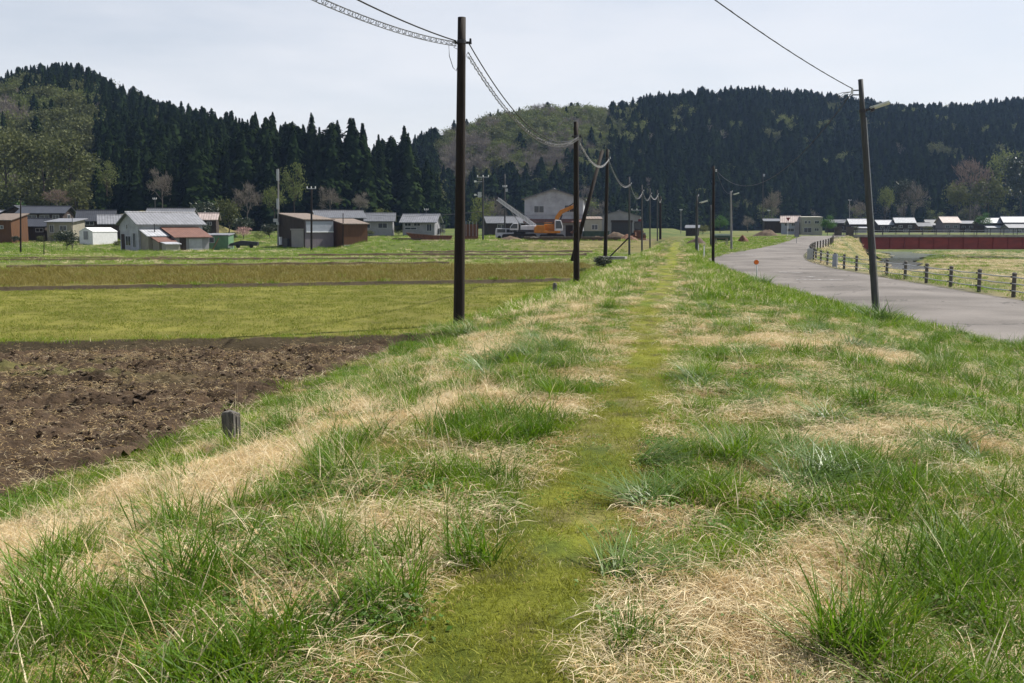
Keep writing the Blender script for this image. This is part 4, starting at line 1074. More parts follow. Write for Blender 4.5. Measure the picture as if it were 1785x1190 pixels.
field('fallow_grass', -36, 4, 30, 62, 9, lambda x, y: (y > y2(x) + 0.4) & (y < y3(x)) & (s_of(x, y) < -toe(y) + 0.1), S_fallow, 0.7, 1.3)
field('bund_grass', -36, 2, 26, 42, 14, lambda x, y: (np.abs(y - y2(x) - 0.5) < 0.28) & (s_of(x, y) < -toe(y) + 0.15) & (fbm(x / 1.3, y, 49) > 0.46), S_far_g, 0.4, 0.9)
field('fallow_green', -36, 4, 30, 62, 1.6, lambda x, y: (y > y2(x) + 0.5) & (y < y3(x)) & (s_of(x, y) < -toe(y)) & (fbm(x / 2.6, y / 2.0, 53) > 0.52), S_far_g, 0.45, 0.9)
field('meadow_grass', -62, 12, 50, 128, 2.2, lambda x, y: (y > y3(x)) & (s_of(x, y) < -toe(y) + 0.1) & (vnoise(x / 7, y / 5, 17) > 0.3), S_far_g, 0.5, 1.0)
field('meadow_straw', -62, 12, 50, 140, 1.0, lambda x, y: (y > y3(x)) & (s_of(x, y) < -toe(y) + 0.1) & (vnoise(x / 6 + 9, y / 4, 19) > 0.55), S_far_d, 0.5, 1.0)
field('village_weeds', -105, 26, 118, 205, 0.75, lambda x, y: (s_of(x, y) < -6) & (vnoise(x / 6, y / 6, 27) > 0.30), S_far_g, 0.8, 2.2)
field('village_straw', -105, 14, 122, 205, 0.35, lambda x, y: (s_of(x, y) < -4) & (vnoise(x / 5 + 3, y / 5, 33) > 0.5), S_far_d, 0.8, 2.0)
def riverside(x, y):
    d, _ = road_near(x, y); return (x > np.where(y > 152, 51.0, np.interp(y, RC[:, 1], RC[:, 0]))) & ((d > 0.15) | (y > 155)) & (river_dist(x, y) > 2.6)
field('riverside_straw', 15, 110, 26, 190, 1.0, lambda x, y: riverside(x, y) & (vnoise(x / 5, y / 5, 23) > 0.42), S_far_d, 0.8, 1.8)
field('riverside_grass', 15, 110, 26, 190, 0.9, lambda x, y: riverside(x, y) & (vnoise(x / 5, y / 5, 23) < 0.55), S_far_g, 0.8, 1.8)
field('roadside_grass', 8, 45, 58, 150, 1.6, lambda x, y: (s_of(x, y) > 1.0) & (x < xl_of(y) - 0.1), S_far_g, 0.6, 1.3)
# chopped straw left on the tilled soil
n = 11000; x = RNG.uniform(-13, -1, n); y = RNG.uniform(6, 20.6, n)
k = (s_of(x, y) < -5.3) & (y < y1(x) - 0.1) & (fbm(x / 1.1, y / 0.6, 29) > 0.36); x, y = sel(k, x, y); Z_ = G(x, y)
def clod(seed):
    bm = bmesh.new(); bmesh.ops.create_icosphere(bm, subdivisions=1, radius=0.05); rr = random.Random(seed)
    for v_ in bm.verts: v_.co *= 0.6 + 0.8 * rr.random(); v_.co.z *= 0.55
    me = bpy.data.meshes.new('clod'); bm.to_mesh(me); bm.free(); me.materials.append(M['clod']); return me
xs_, ys_, zs_ = x, y, Z_
n = 16000; x = RNG.uniform(-13, -1, n); y = RNG.uniform(6, 20.6, n)
k = (s_of(x, y) < -5.35) & (y < y1(x) - 0.1) & (fbm(x / 0.9, y / 0.5, 43) > 0.40); x, y = sel(k, x, y)
def soil_z(x, y):
    i = np.clip(np.searchsorted(fx, x), 0, len(fx) - 1); j = np.clip(np.searchsorted(fy, y), 0, len(fy) - 1); return FZ[j, i]
Z_ = soil_z(x, y); put('soil_clods', np.ones(len(x), bool), [source('clod_shape', clod(700 + i)) for i in range(5)], 0.25, 0.85, tilt=0.4, sink=0.0)
x, y = xs_, ys_; Z_ = soil_z(x, y) + 0.01
put('stubble_straw', np.ones(len(x), bool), [source('litter_shape', litter(490 + i, 7, 0.09, 0.0022, 0.22, 'g_gold' if i else 'g_dry', 0.05)) for i in range(3)], 0.6, 1.2, sink=-0.01)

# clumps that stand out by themselves
CL_mesh = {'big': tuft(601, 190, (0.22, 0.52), 0.009, 0.17, (0.1, 0.75), (0.1, 0.7), 5, 'g_dark', (0, 0)), 'mid': tuft(602, 120, (0.16, 0.38), 0.008, 0.13, (0.1, 0.7), (0.1, 0.7), 5, 'g_dark', (0, 0)),
           'lay': tuft(603, 130, (0.25, 0.46), 0.009, 0.12, (0.6, 1.1), (0.2, 0.7), 5, 'g_blue', (-0.5, -0.2), 0.25), 'spiky': tuft(604, 260, (0.25, 0.60), 0.014, 0.28, (0.1, 0.9), (0.2, 0.9), 5, 'g_blue', (0, 0))}
for kd, u_, v_, z_, s_, lab in [
    ('big', 1490, 1150, 0.0, 0.95, 'large dark green grass clump in bright straw at the bottom right'),
    ('mid', 1100, 1130, 0.0, 0.7, 'low grass clump right of the trail at the bottom of the picture'),
    ('lay', 1085, 1010, 0.0, 0.9, 'silvery leaning grass clump on the right edge of the trail'),
    ('lay', 1130, 885, 0.0, 0.9, 'bluish flattened grass clump right of the trail, above the silvery leaning one'),
    ('lay', 1125, 810, 0.0, 0.9, 'pale flattened grass clump right of the trail, topmost of three'),
    ('mid', 1500, 830, 0.0, 1.0, 'upright green grass clump on the right beside a straw patch'),
    ('mid', 1510, 725, -0.1, 1.1, 'small round dark grass clump at the far right of the bank'),
    ('mid', 935, 765, 0.0, 0.9, 'grass clump alone at the left edge of the trail'),
    ('mid', 820, 985, 0.0, 1.0, 'tall thin grass clump left of the trail'),
    ('big', 80, 1070, -0.2, 1.0, 'dark tall grass clump at the bottom left corner'),
    ('big', 350, 1060, -0.15, 1.0, 'dense dark grass clump left of the trail near the bottom'),
    ('mid', 560, 1010, -0.1, 1.0, 'upright dark grass clump right of the dense one at lower left'),
    ('mid', 690, 1060, 0.0, 1.0, 'leaning grass clump at the lower left edge of the trail'),
    ('mid', 420, 930, -0.25, 0.9, 'green grass clump standing in the dry straw on the left slope'),
    ('spiky', 820, 592, -0.68, 1.05, 'spiky grass clump at the foot of the tallest wooden pole'),
    ('spiky', 1528, 556, -0.55, 1.35, 'big spiky grass clump around the foot of the lamp pole'),
    ('spiky', 1325, 500, -0.7, 1.3, 'spiky grass clump around the orange reflector post'),
    ('mid', 695, 618, -0.75, 1.3, 'green tuft on the edge of the tilled field')]:
    p = gz(u_, v_, z_); p.z = g1(p.x, p.y) - 0.02
    o = link('grass_clump', CL_mesh[kd], None, p); tag(o, lab, 'grass clump', 'grass clumps on the bank'); o.scale = (s_, s_, s_); o.rotation_euler = (0, 0, random.uniform(0, 6.28))
# broad-leaved dock plant
p = gz(1293, 775, 0.0); p.z = g1(p.x, p.y)
t = thing('dock_plant', 'dark broad-leaved weed among the grass right of the trail', 'plant', p)
for i in range(7):
    a = i * 0.9 + 0.3; L = 0.12 + 0.04 * (i % 3); up = 0.9 if i < 2 else 0.35
    ctr = [Vector((math.cos(a) * L * q * (1 - up * 0.4), math.sin(a) * L * q * (1 - up * 0.4), up * L * 1.2 * (q - 0.35 * q * q))) for q in (0.1, 0.35, 0.65, 0.9, 1.0)]
    sdv = Vector((-math.sin(a), math.cos(a), 0.1)); b = MB()
    ws = [0.008, 0.028, 0.034, 0.016, 0.001]
    V = []
    for c_, w_ in zip(ctr, ws): V += [c_ - sdv * w_ + Vector((0, 0, w_ * 0.3)), c_, c_ + sdv * w_ + Vector((0, 0, w_ * 0.3))]
    F = [(3 * q + j, 3 * q + j + 1, 3 * q + j + 4, 3 * q + j + 3) for q in range(4) for j in range(2)]
    b.add(V, F); lf = b.build('leaf', M['g_dock'], t)

# ------------------------------------------------------------------ poles and overhead lines
def base_pt(u, v, Y, snap=True):
    p = px(u, v, Y)
    if snap: p.z = g1(p.x, p.y)
    return p
def pole(name, label, cat, base, top, r0, r1, m, group=None, n=12):
    """leaning or upright pole from base to top (world points)"""
    t = thing(name, label, cat, base, 0, group)
    d = Vector(top) - Vector(base); pts = [(-d.x / d.length * 0.4, -d.y / d.length * 0.4, -0.4)]; rs = [r0]
    for i in range(9):
        k = i / 8; pts.append(tuple(d * k)); rs.append(r0 + (r1 - r0) * k)
    b = MB().tube(pts, rs, n, True); o = b.build('shaft', m, t, smooth=False)
    o.data.polygons.foreach_set('use_smooth', [len(p.vertices) == 4 for p in o.data.polygons])
    return t, d
# the line of old wooden poles on the left of the trail: (u_base, v_base, Y, u_top, v_top, r0, r1)
PL = [(800, 572, 22.4, 805, 30, 0.128, 0.088), (1005, 500, 38.8, 1004, 212, 0.125, 0.088), (1055, 451, 64, 1059, 260, 0.13, 0.095), (1097, 452, 84, 1097, 308, 0.095, 0.065),
      (1119, 447, 97, 1119, 322, 0.09, 0.065), (1133, 441, 106, 1133, 328, 0.085, 0.06), (1146, 418, 141, 1146, 331, 0.1, 0.075), (1151, 418, 158, 1151, 342, 0.2, 0.16)]
PLAB = ['tallest dark wooden pole, at the edge of the green field', 'second dark wooden pole of the line, in front of the excavator', 'third dark wooden pole, propped by a slanting brace', 'slim grey pole, fourth of the line along the trail',
        'slim grey pole, fifth of the line along the trail', 'slim pole, sixth of the line beside the pale dry bank', 'thin far pole, seventh of the line by the trail end', 'thick dark far pole at the end of the line']
tops, att = [], []
for i, (ub, vb, Yp, ut, vt, r0, r1) in enumerate(PL):
    b_ = px(ub, vb, Yp); gz_ = g1(b_.x, b_.y); b_.z = gz_
    tp = px(ut, vt, Yp)
    t, d = pole('utility_pole', PLAB[i], 'utility pole', b_, tp, r0, r1, M['wood_pole'] if i < 3 or i == 7 else M['grey_pole'], 'poles along the trail')
    k = 1 - 0.55 / d.length if i else 1 - 0.52 / d.length
    a = Vector(b_) + d * k; att.append(a)
    ra = r1 + 0.01
    # clamp band, bracket and hook that carry the cables
    MB().tube([tuple(d * (k - 0.006)), tuple(d * (k + 0.006))], ra, 12).build('clamp_band', M['dark_steel'], t)
    br = MB().bar(d * k + Vector((-0.16, 0.10, 0)), d * k + Vector((0.20, 0.10, 0.0)), 0.035, 0.05); br.build('cable_bracket', M['dark_steel'], t)
    MB().tube([d * k + Vector((0.19, 0.10, -0.03)), d * k + Vector((0.19, 0.10, 0.09))], [0.03, 0.022], 8).build('insulator', M['insul'] if i > 1 else M['dark_steel'], t)
    if i == 0:
        lp = [d * k + Vector((-0.13, 0.02, 0)), d * k + Vector((-0.28, 0, -0.05)), d * k + Vector((-0.27, 0, -0.30)), d * k + Vector((-0.19, 0, -0.55)), d * k + Vector((-0.12, 0, -0.62)), d * k + Vector((-0.085, 0, -0.5))]
        MB().tube(lp, 0.008, 5).build('slack_loop', M['cable'], t)
        MB().tube([d * k + Vector((-0.12, 0.02, 0)), d * k + Vector((-0.17, 0, -0.12)), d * k + Vector((-0.08, 0, -0.16))], 0.007, 5).build('slack_loop', M['cable'], t)
    if i == 2:   # slanting prop
        f_ = px(996, 456, 62.2); f_.z = g1(f_.x, f_.y) - 0.2; e_ = px(1050, 262, 63.4)
        MB().tube([Vector(f_) - Vector(b_), Vector(e_) - Vector(b_)], [0.14, 0.105], 12).build('brace_pole', M['wood_pole'], t, smooth=True)
    if i == 3:
        f_ = Vector(b_) + Vector((-1.9, -0.6, 0)); f_.z = g1(f_.x, f_.y) - 0.1
        MB().tube([f_ - Vector(b_), d * 0.26], 0.06, 8).build('brace_pole', M['wood_pole'], t)
# the pole the first span comes from stands beside and behind the camera
p0 = Vector((-7.2, 1.2, g1(-7.2, 1.2)))
t, d = pole('utility_pole', 'dark wooden pole beside the camera, outside the picture', 'utility pole', p0, p0 + Vector((0, 0, 9.2)), 0.13, 0.09, M['wood_pole'], 'poles along the trail')
MB().tube([(0, 0, 7.78), (0, 0, 7.86)], 0.105, 12).build('clamp_band', M['dark_steel'], t)
a0 = p0 + Vector((0, 0, 7.82))
def sagline(a, b, sag, n=24):
    a, b = Vector(a), Vector(b)
    return [a.lerp(b, i / n) - Vector((0, 0, sag * 4 * (i / n) * (1 - i / n))) for i in range(n + 1)]
def cable_span(label, a, b, sag, r, coil_gap, coil_r, pitch, near, bright, drop0=0.0, drop1=0.0):
    """carrier wire on top; hung below it a signal cable held in a spiral hanger"""
    t = thing('overhead_cable', label, 'cable', a, 0, 'cable spans along the poles')
    A, B = Vector((0, 0, 0)), Vector(b) - Vector(a)
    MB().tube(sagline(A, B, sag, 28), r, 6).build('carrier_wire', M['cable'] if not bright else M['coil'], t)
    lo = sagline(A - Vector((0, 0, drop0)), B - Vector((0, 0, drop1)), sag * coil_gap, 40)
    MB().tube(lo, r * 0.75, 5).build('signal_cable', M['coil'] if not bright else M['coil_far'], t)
    if near:
        lo2 = [p - Vector((0, 0, coil_r * 2)) for p in lo]
        MB().tube(lo2, r * 0.6, 5).build('signal_cable', M['coil'], t)
    L = (B - A).length; turns = int(L / pitch); m_ = MB(); pts = []
    seg = 8 if near else 5
    for i in range(turns * seg + 1):
        k = i / (turns * seg); f = k * 40; j = min(int(f), 39); c = lo[j].lerp(lo[j + 1], f - j)
        ph = 2 * PI * i / seg + 0.4 * math.sin(i * 0.7)
        rr = coil_r * (0.85 + 0.3 * math.sin(i * 0.37))
        dirx = Vector((B.y, -B.x, 0)).normalized()
        pts.append(c + dirx * math.cos(ph) * rr + Vector((0, 0, -coil_r + math.sin(ph) * rr)))
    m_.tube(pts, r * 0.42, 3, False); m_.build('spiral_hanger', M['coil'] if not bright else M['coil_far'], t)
cable_span('thick cable with coiled hanger entering at the top, left of the tallest pole', att[0] + Vector((-0.12, 0, 0.02)), a0, 0.75, 0.014, 1.35, 0.045, 0.16, True, False, 0.02, 0.1)
cable_span('sagging cable between the tallest pole and the second pole', att[0] + Vector((0.14, 0, 0.0)), att[1] + Vector((0.12, 0.1, 0.02)), 0.95, 0.014, 1.0, 0.045, 0.16, True, False, 0.22, 0.02)
cable_span('sagging cable between the second and third dark poles', att[1] + Vector((0.12, 0.1, -0.12)), att[2] + Vector((0.12, 0.1, 0)), 0.7, 0.009, 1.0, 0.038, 0.28, False, True, 0.05, 0.02)
nm = ['third', 'fourth', 'fifth', 'sixth', 'seventh', 'last']
for i in range(2, 7):
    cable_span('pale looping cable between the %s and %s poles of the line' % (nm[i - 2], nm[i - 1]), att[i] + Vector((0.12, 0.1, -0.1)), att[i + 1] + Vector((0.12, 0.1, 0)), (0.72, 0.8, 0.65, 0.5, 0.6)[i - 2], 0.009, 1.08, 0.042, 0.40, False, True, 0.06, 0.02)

# right-hand poles with street lamps
def street_lamp_head(t, at, dirv, L, s=1.0):
    """arm plus long slanted fluorescent lamp housing"""
    dv = Vector(dirv).normalized()
    MB().bar(at, at + dv * 0.22 * s, 0.06 * s, 0.06 * s).build('lamp_arm', M['dark_steel'], t)
    a = at + dv * 0.16 * s; b = at + dv * (0.16 + L) * s
    m_ = MB(); up = Vector((0, 0, 1)); sd = dv.cross(up).normalized(); n = sd.cross(dv)
    prof = [(-0.09, 0.0), (-0.07, 0.05), (0.07, 0.05), (0.09, 0.0), (0.05, -0.045), (-0.05, -0.045)]
    V = [q + sd * x_ * s + n * y_ * s for q in (a, b) for x_, y_ in prof]
    m_.add(V, [(0, 1, 2, 3, 4, 5), (11, 10, 9, 8, 7, 6)] + [(i, i + 6, (i + 1) % 6 + 6, (i + 1) % 6) for i in range(6)])
    h = m_.build('lamp_head', M['lamp'], t)
    MB().bar(a - n * 0.03 * s, a + dv * 0.10 * s - n * 0.03 * s, 0.17 * s, 0.11 * s).build('end_cap', M['dark_steel'], t)
bR = base_pt(1527, 530, 27.2); tR = px(1500, 138, 27.2)
tl, dR = pole('lamp_pole', 'leaning weathered pole with slanted street lamp beside the road', 'lamp pole', bR, tR, 0.088, 0.064, M['grey_pole'])
kA = 0.955
MB().bar(dR * kA + Vector((0.02, 0, 0)), dR * kA + Vector((-0.25, 0, -0.01)), 0.025, 0.03).build('bracket', M['dark_steel'], tl)
MB().bar(dR * (kA - 0.02) + Vector((0.02, 0, 0)), dR * (kA - 0.02) + Vector((-0.25, 0, -0.0)), 0.025, 0.03).build('bracket', M['dark_steel'], tl)
MB().tube([dR * kA + Vector((-0.24, 0, -0.10)), dR * kA + Vector((-0.24, 0, 0.05))], [0.035, 0.028], 8).build('insulator', M['insul'], tl)
for j, (w_, h_) in enumerate([(0.40, 0.10), (0.34, 0.22)]):
    c_ = dR * kA + Vector((-0.24, 0, -0.04))
    MB().tube([c_, c_ + Vector((-w_ * 0.6, 0.03, -h_ * 0.2)), c_ + Vector((-w_, 0.03, -h_ * 0.7)), c_ + Vector((-w_ * 0.8, 0.02, -h_ - 0.06)), c_ + Vector((-w_ * 0.3, 0, -h_ * 0.6)), c_ + Vector((0.02, 0, -0.1))], 0.008, 4).build('slack_wire', M['coil'], tl)
street_lamp_head(tl, dR * 0.868 + Vector((0.04, 0, 0)), (1, -0.25, 0.33), 0.50)
MB().tube([dR * 0.86, dR * 0.875], 0.088, 12).build('clamp_band', M['dark_steel'], tl)
MB().tube([dR * 0.84 + Vector((0.075, -0.03, 0)), dR * 0.03 + Vector((0.10, -0.03, 0))], 0.012, 5).build('conduit', M['steel'], tl)
attR = Vector(bR) + dR * kA + Vector((-0.24, 0, 0.04))
bM = base_pt(1243, 465, 54.5); tM = px(1244, 289, 54.5)
tm, dM = pole('utility_pole', 'dark slim pole at the left corner of the road', 'utility pole', bM, tM, 0.085, 0.06, M['wood_pole'])
MB().bar(dM * 0.97 + Vector((-0.16, 0, 0.05)), dM * 0.97 + Vector((0.05, 0, 0.05)), 0.06, 0.08).build('pole_cap_bracket', M['dark_steel'], tm)
MB().tube([dM * 0.95 + Vector((0.14, 0, -0.03)), dM * 0.95 + Vector((0.14, 0, 0.10))], 0.04, 8).build('insulator', M['insul'], tm)
MB().bar(dM * 0.955, dM * 0.955 + Vector((0.16, 0, 0)), 0.025).build('bracket', M['dark_steel'], tm)
attM = Vector(bM) + dM * 0.95 + Vector((0.14, 0, 0.05))
for lab, a, b, sag, rr in [('twisted black wire coming down from the top edge to the lamp pole', attR, p0 + Vector((0, 0, 8.9)), 0.62, 0.011), ('slack black wire hanging between the lamp pole and the slim dark pole', attR + Vector((0, 0.02, -0.1)), attM, 1.55, 0.011)]:
    t = thing('overhead_wire', lab, 'wire', a)
    B = Vector(b) - Vector(a); MB().tube(sagline((0, 0, 0), B, sag, 30), rr, 6).build('wire', M['cable'], t)
    pts = sagline((0, 0, 0), B, sag, 160)
    MB().tube([p + Vector((0.011 * math.cos(i * 1.3), 0, 0.011 * math.sin(i * 1.3))) for i, p in enumerate(pts)], rr * 0.5, 3, False).build('twisted_wire', M['cable'], t)
for (ub, vb, Yp, ut, vt, kh, lab) in [(1214, 445, 70, 1215, 340, 0.85, 'roadside lamp pole left of the slim dark pole, lamp to the right'), (1275, 437, 91, 1274, 333, 0.93, 'roadside lamp pole right of the slim dark pole, with a brown foot')]:
    b_ = base_pt(ub, vb, Yp); tp = px(ut, vt, Yp)
    t, d = pole('lamp_pole', lab, 'lamp pole', b_, tp, 0.11, 0.075, M['concrete_pole'] if ub == 1275 else M['grey_pole'])
    street_lamp_head(t, d * kh, (1, -0.2, 0.3), 0.5, 1.15)
    MB().tube([d * 0.985, d * 0.985 + Vector((0.12, 0, 0.02)), d * 0.985 + Vector((0.12, 0, 0.14))], 0.03, 6).build('insulator', M['insul'], t)
    a = Vector(b_) + d * 0.98
    if ub == 1275:
        w = thing('overhead_wire', 'thin wire drooping between the slim dark pole and the lamp pole at its right', 'wire', a)
        MB().tube(sagline((0, 0, 0), attM - a, 0.5, 16), 0.011, 5).build('wire', M['cable'], w)
def plain_pole(u, vb, Yp, vt, r, m, lab, arms=(), snap=True, ut=None, boxes=(), name='utility_pole', lampk=None):
    b_ = base_pt(u, vb, Yp, snap); tp = px(ut or u, vt, Yp)
    t, d = pole(name, lab, 'utility pole' if name == 'utility_pole' else 'pole', b_, tp, r, r * 0.7, m, None, 8)
    for (k, w) in arms:
        MB().bar(d * k + Vector((-w, -r, 0)), d * k + Vector((w, -r, 0)), 0.10, 0.10).build('crossarm', M['steel'], t)
        for q in (-0.9, 0.0, 0.9): MB().tube([d * k + Vector((q * w, -r, 0.05)), d * k + Vector((q * w, -r, 0.3))], 0.07, 6).build('insulator', M['insul'], t)
    for (k, w, h, dx) in boxes: MB().box(d * k + Vector((dx, -r - 0.15, 0)), (w, 0.3, h)).build('equipment_box', M['steel'], t)
    if lampk: street_lamp_head(t, d * lampk, (1, -0.2, 0.3), 0.5, 1.6)
    return t, d, b_
plain_pole(485, 427, 152, 294, 0.16, M['concrete_pole'], 'tall slim telecom pole with boxes, left of the dark shed', boxes=[(0.92, 0.35, 1.7, 0.0), (0.55, 0.35, 1.6, 0), (0.34, 0.7, 0.5, -0.3), (0.30, 0.4, 0.4, 0)])
plain_pole(543, 438, 132, 327, 0.15, M['wood_pole'], 'dark pole standing in front of the dark shed', arms=[(0.985, 0.6)], lampk=None)
plain_pole(598, 428, 148, 371, 0.09, M['wood_pole'], 'short brown pole against the brown shed corner')
plain_pole(36, 440, 118, 350, 0.11, M['wood_pole'], 'dark pole in the meadow in front of the far left village')
plain_pole(77, 451, 103, 410, 0.05, M['wood_pole'], 'short thin post in the meadow on the left')
plain_pole(126, 438, 140, 378, 0.07, M['grey_pole'], 'thin pole beside the camellia bush')
t, d, b_ = plain_pole(842, 419, 150, 305, 0.16, M['grey_pole'], 'grey power pole with crossarms and transformer left of the crane', arms=[(0.97, 0.9)], boxes=[(0.70, 0.55, 0.8, -0.5)])
MB().bar(d * 0.90 + Vector((-1.2, 0, 0)), d * 0.90, 0.08).build('crossarm', M['steel'], t); MB().bar(d * 0.69 + Vector((-1.2, 0, 0)), d * 0.69, 0.08).build('crossarm', M['steel'], t)
for q in (0.905, 0.70): MB().box(d * q + Vector((-1.15, 0, 0)), (0.35, 0.2, 0.25)).build('insulator', M['insul'], t)
plain_pole(880, 408, 172, 303, 0.15, M['grey_pole'], 'tall power pole between the crane and the big white house', arms=[(0.80, 0.35)], boxes=[(0.75, 0.4, 0.5, 0.3)])
plain_pole(270, 380, 190, 345, 0.10, M['grey_pole'], 'small pole with a crossarm rising behind the white house', arms=[(0.97, 0.35)], snap=True)
plain_pole(743, 405, 205, 364, 0.09, M['grey_pole'], 'thin pole in front of the grey-roofed house on the left', arms=[(0.96, 0.4)])
plain_pole(1110, 408, 200, 356, 0.10, M['grey_pole'], 'thin power pole behind the small loader', arms=[(0.82, 1.1), (0.55, 0.9)])
plain_pole(1187, 402, 260, 365, 0.10, M['concrete_pole'], 'small distant pole on the open field past the line of poles', arms=[(0.97, 0.3)])
plain_pole(1239, 437, 92, 357, 0.09, M['grey_pole'], 'thin pole just left behind the slim dark road pole')
plain_pole(1330, 400, 250, 302, 0.15, M['grey_pole'], 'tall distant pole left of the house with the pink roof', boxes=[(0.97, 0.4, 0.6, 0.2)])
plain_pole(1340, 398, 270, 366, 0.12, M['grey_pole'], 'short distant pole beside the tall one near the pink roof', arms=[(0.97, 0.3)])
plain_pole(1481, 398, 330, 348, 0.16, M['concrete_pole'], 'pale distant pole above the left end of the bridge', arms=[(0.98, 0.5)])
t = thing('overhead_wire', 'thin pale wire crossing behind the tallest pole at house height', 'wire', px(620, 372, 200))
a_ = px(620, 372, 200); MB().tube(sagline((0, 0, 0), px(842, 368, 150) - a_, 0.6, 12), 0.03, 4).build('wire', M['coil'], t)

# ------------------------------------------------------------------ posts by the trail and the road
p = base_pt(404, 773, 10.1); p.z -= 0.02
t = thing('wooden_post', 'weathered square wooden stump with split grain beside the tilled field', 'post', p, R(-24))
m_ = MB(); h = 0.385
def post_layer(z_, s_): return [(-0.072 * s_, -0.07 * s_, z_), (0.072 * s_, -0.07 * s_, z_), (0.072 * s_, 0.07 * s_, z_), (-0.072 * s_, 0.07 * s_, z_)]
V = post_layer(-0.2, 1) + post_layer(h * 0.55, 1.0) + post_layer(h * 0.9, 0.98) + [(-0.064, -0.06, h - 0.01), (0.06, -0.062, h + 0.008), (0.066, 0.06, h - 0.03), (-0.06, 0.064, h)]
m_.add(V, [(3, 2, 1, 0), (12, 13, 14, 15)] + [(4 * i + j, 4 * i + (j + 1) % 4, 4 * i + 4 + (j + 1) % 4, 4 * i + 4 + j) for i in range(3) for j in range(4)])
bevel(m_.build('post_core', M['stump'], t), 0.008)
for (x_, w_, z0, z1) in [(0.074, 0.022, -0.1, h * 0.97), (0.078, 0.018, -0.1, h * 0.86)]:
    sp = MB().bar((x_, -0.045 + (0.05 if z1 < h * .9 else 0), z0), (x_ - 0.008, -0.04 + (0.05 if z1 < h * .9 else 0), z1), w_, 0.035); bevel(sp.build('split_sliver', M['stump'], t), 0.004)
p = base_pt(967, 524, 29.5)
t = thing('wooden_post', 'small dark wooden post in the grass left of the second pole', 'post', p)
bevel(MB().tube([(0, 0, -0.2), (0, 0, 0.36), (0.0, 0, 0.42)], [0.07, 0.068, 0.045], 8).build('post_core', M['stump'], t), 0.01)
p = base_pt(1319, 482, 45.0)
t = thing('reflector_post', 'white roadside post with a round orange reflector on top', 'reflector post', p)
MB().tube([(0, 0, -0.2), (0, 0, 0.40), (-0.03, 0, 0.66)], 0.032, 8).build('post', M['white'], t)
MB().tube([(-0.03, -0.03, 0.76), (-0.03, 0.02, 0.76)], 0.105, 18).build('reflector', M['orange'], t)
MB().tube([(-0.03, 0.02, 0.76), (-0.03, 0.035, 0.76)], 0.112, 18).build('reflector_rim', M['dark_steel'], t)
for (u_, v_, Y_, h_, lab) in [(1227, 456, 58, 0.95, 'thin white marker post in the grass left of the slim dark pole'), (1217, 444, 70, 0.7, 'short white post at the foot of the left lamp pole')]:
    p = base_pt(u_, v_, Y_); t = thing('marker_post', lab, 'post', p)
    MB().tube([(0, 0, -0.2), (0, 0, h_)], 0.035, 8).build('post', M['white'], t); MB().tube([(0, 0, h_), (0, 0, h_ + 0.05)], 0.045, 8).build('cap', M['steel'], t)

# guard fence: posts with three cables along the river side of the road
fpts = RRs + 0.45 * unit(np.stack([np.gradient(RRs[:, 1]), -np.gradient(RRs[:, 0])], 1))
seg = np.linalg.norm(np.diff(fpts, axis=0), axis=1); cum = np.concatenate([[0], np.cumsum(seg)])
startd = np.interp(30.6, fpts[:, 1], cum); endd = np.interp(126, fpts[:, 1], cum)
fence = thing('guard_fence', 'low road fence of dark round-capped posts and three cables beside the river', 'fence', (0, 0, 0))
fp = []; dd_ = startd
while dd_ < endd:
    fp.append((np.interp(dd_, cum, fpts[:, 0]), np.interp(dd_, cum, fpts[:, 1]))); dd_ += 2.85
post0 = MB().tube([(0, 0, -0.3), (0, 0, 0.80)], 0.068, 10).build('post', M['post'], None); capm = MB().tube([(0, 0, 0.80), (0, 0, 0.83), (0, 0, 0.87)], [0.082, 0.082, 0.04], 10).build('cap', M['post'], post0)
brm = MB()
for hh in (0.26, 0.50, 0.72): brm.box((-0.09, -0.02, hh), (0.08, 0.10, 0.05))
lug0 = brm.build('cable_lug', M['dark_steel'], post0)
fz = [zroad(q[1]) - 0.04 for q in fp]
for i, q in enumerate(fp):
    if i == 0: o = post0; o.parent = fence
    else:
        o = post0.copy(); COL.objects.link(o); o.parent = fence
        for ch in (capm, lug0): c = ch.copy(); COL.objects.link(c); c.parent = o
    o.location = (q[0], q[1], fz[i]); o.rotation_euler = (0, 0, 0.2 * i % 0.3)
for hh in (0.26, 0.50, 0.72):
    pts = []
    for i in range(len(fp) - 1):
        a, b = Vector((fp[i][0] - 0.1, fp[i][1], fz[i] + hh)), Vector((fp[i + 1][0] - 0.1, fp[i + 1][1], fz[i + 1] + hh))
        pts += [a, a.lerp(b, 0.5) - Vector((0, 0, 0.025))]
    pts.append(b); MB().tube(pts, 0.02, 5).build('fence_cable', M['steel'], fence)
for (u_, v_, Y_, w_, h_, m__, lab) in [(1442, 466, 57.6, 0.22, 0.72, 'white', 'pale upright marker panel standing against the guard fence'), (1419, 453, 69, 0.40, 0.75, 'steel', 'grey boxy panel at the bend of the guard fence')]:
    p = px(u_, v_, Y_); p.x = np.interp(Y_, RRs[:, 1], RRs[:, 0]) + 0.18; p.z = zroad(Y_) - 0.02
    t = thing('roadside_panel', lab, 'panel', p)
    MB().box((0, 0, h_ * 0.5 + 0.08), (w_, 0.06, h_)).build('board', M['w_blue'] if m__ == 'white' else M['steel'], t)
    MB().bar((w_ * 0.5 + 0.04, 0, -0.2), (w_ * 0.5 + 0.04, 0, h_ + 0.1), 0.07).build('post', M['white'] if m__ == 'white' else M['dark_steel'], t)
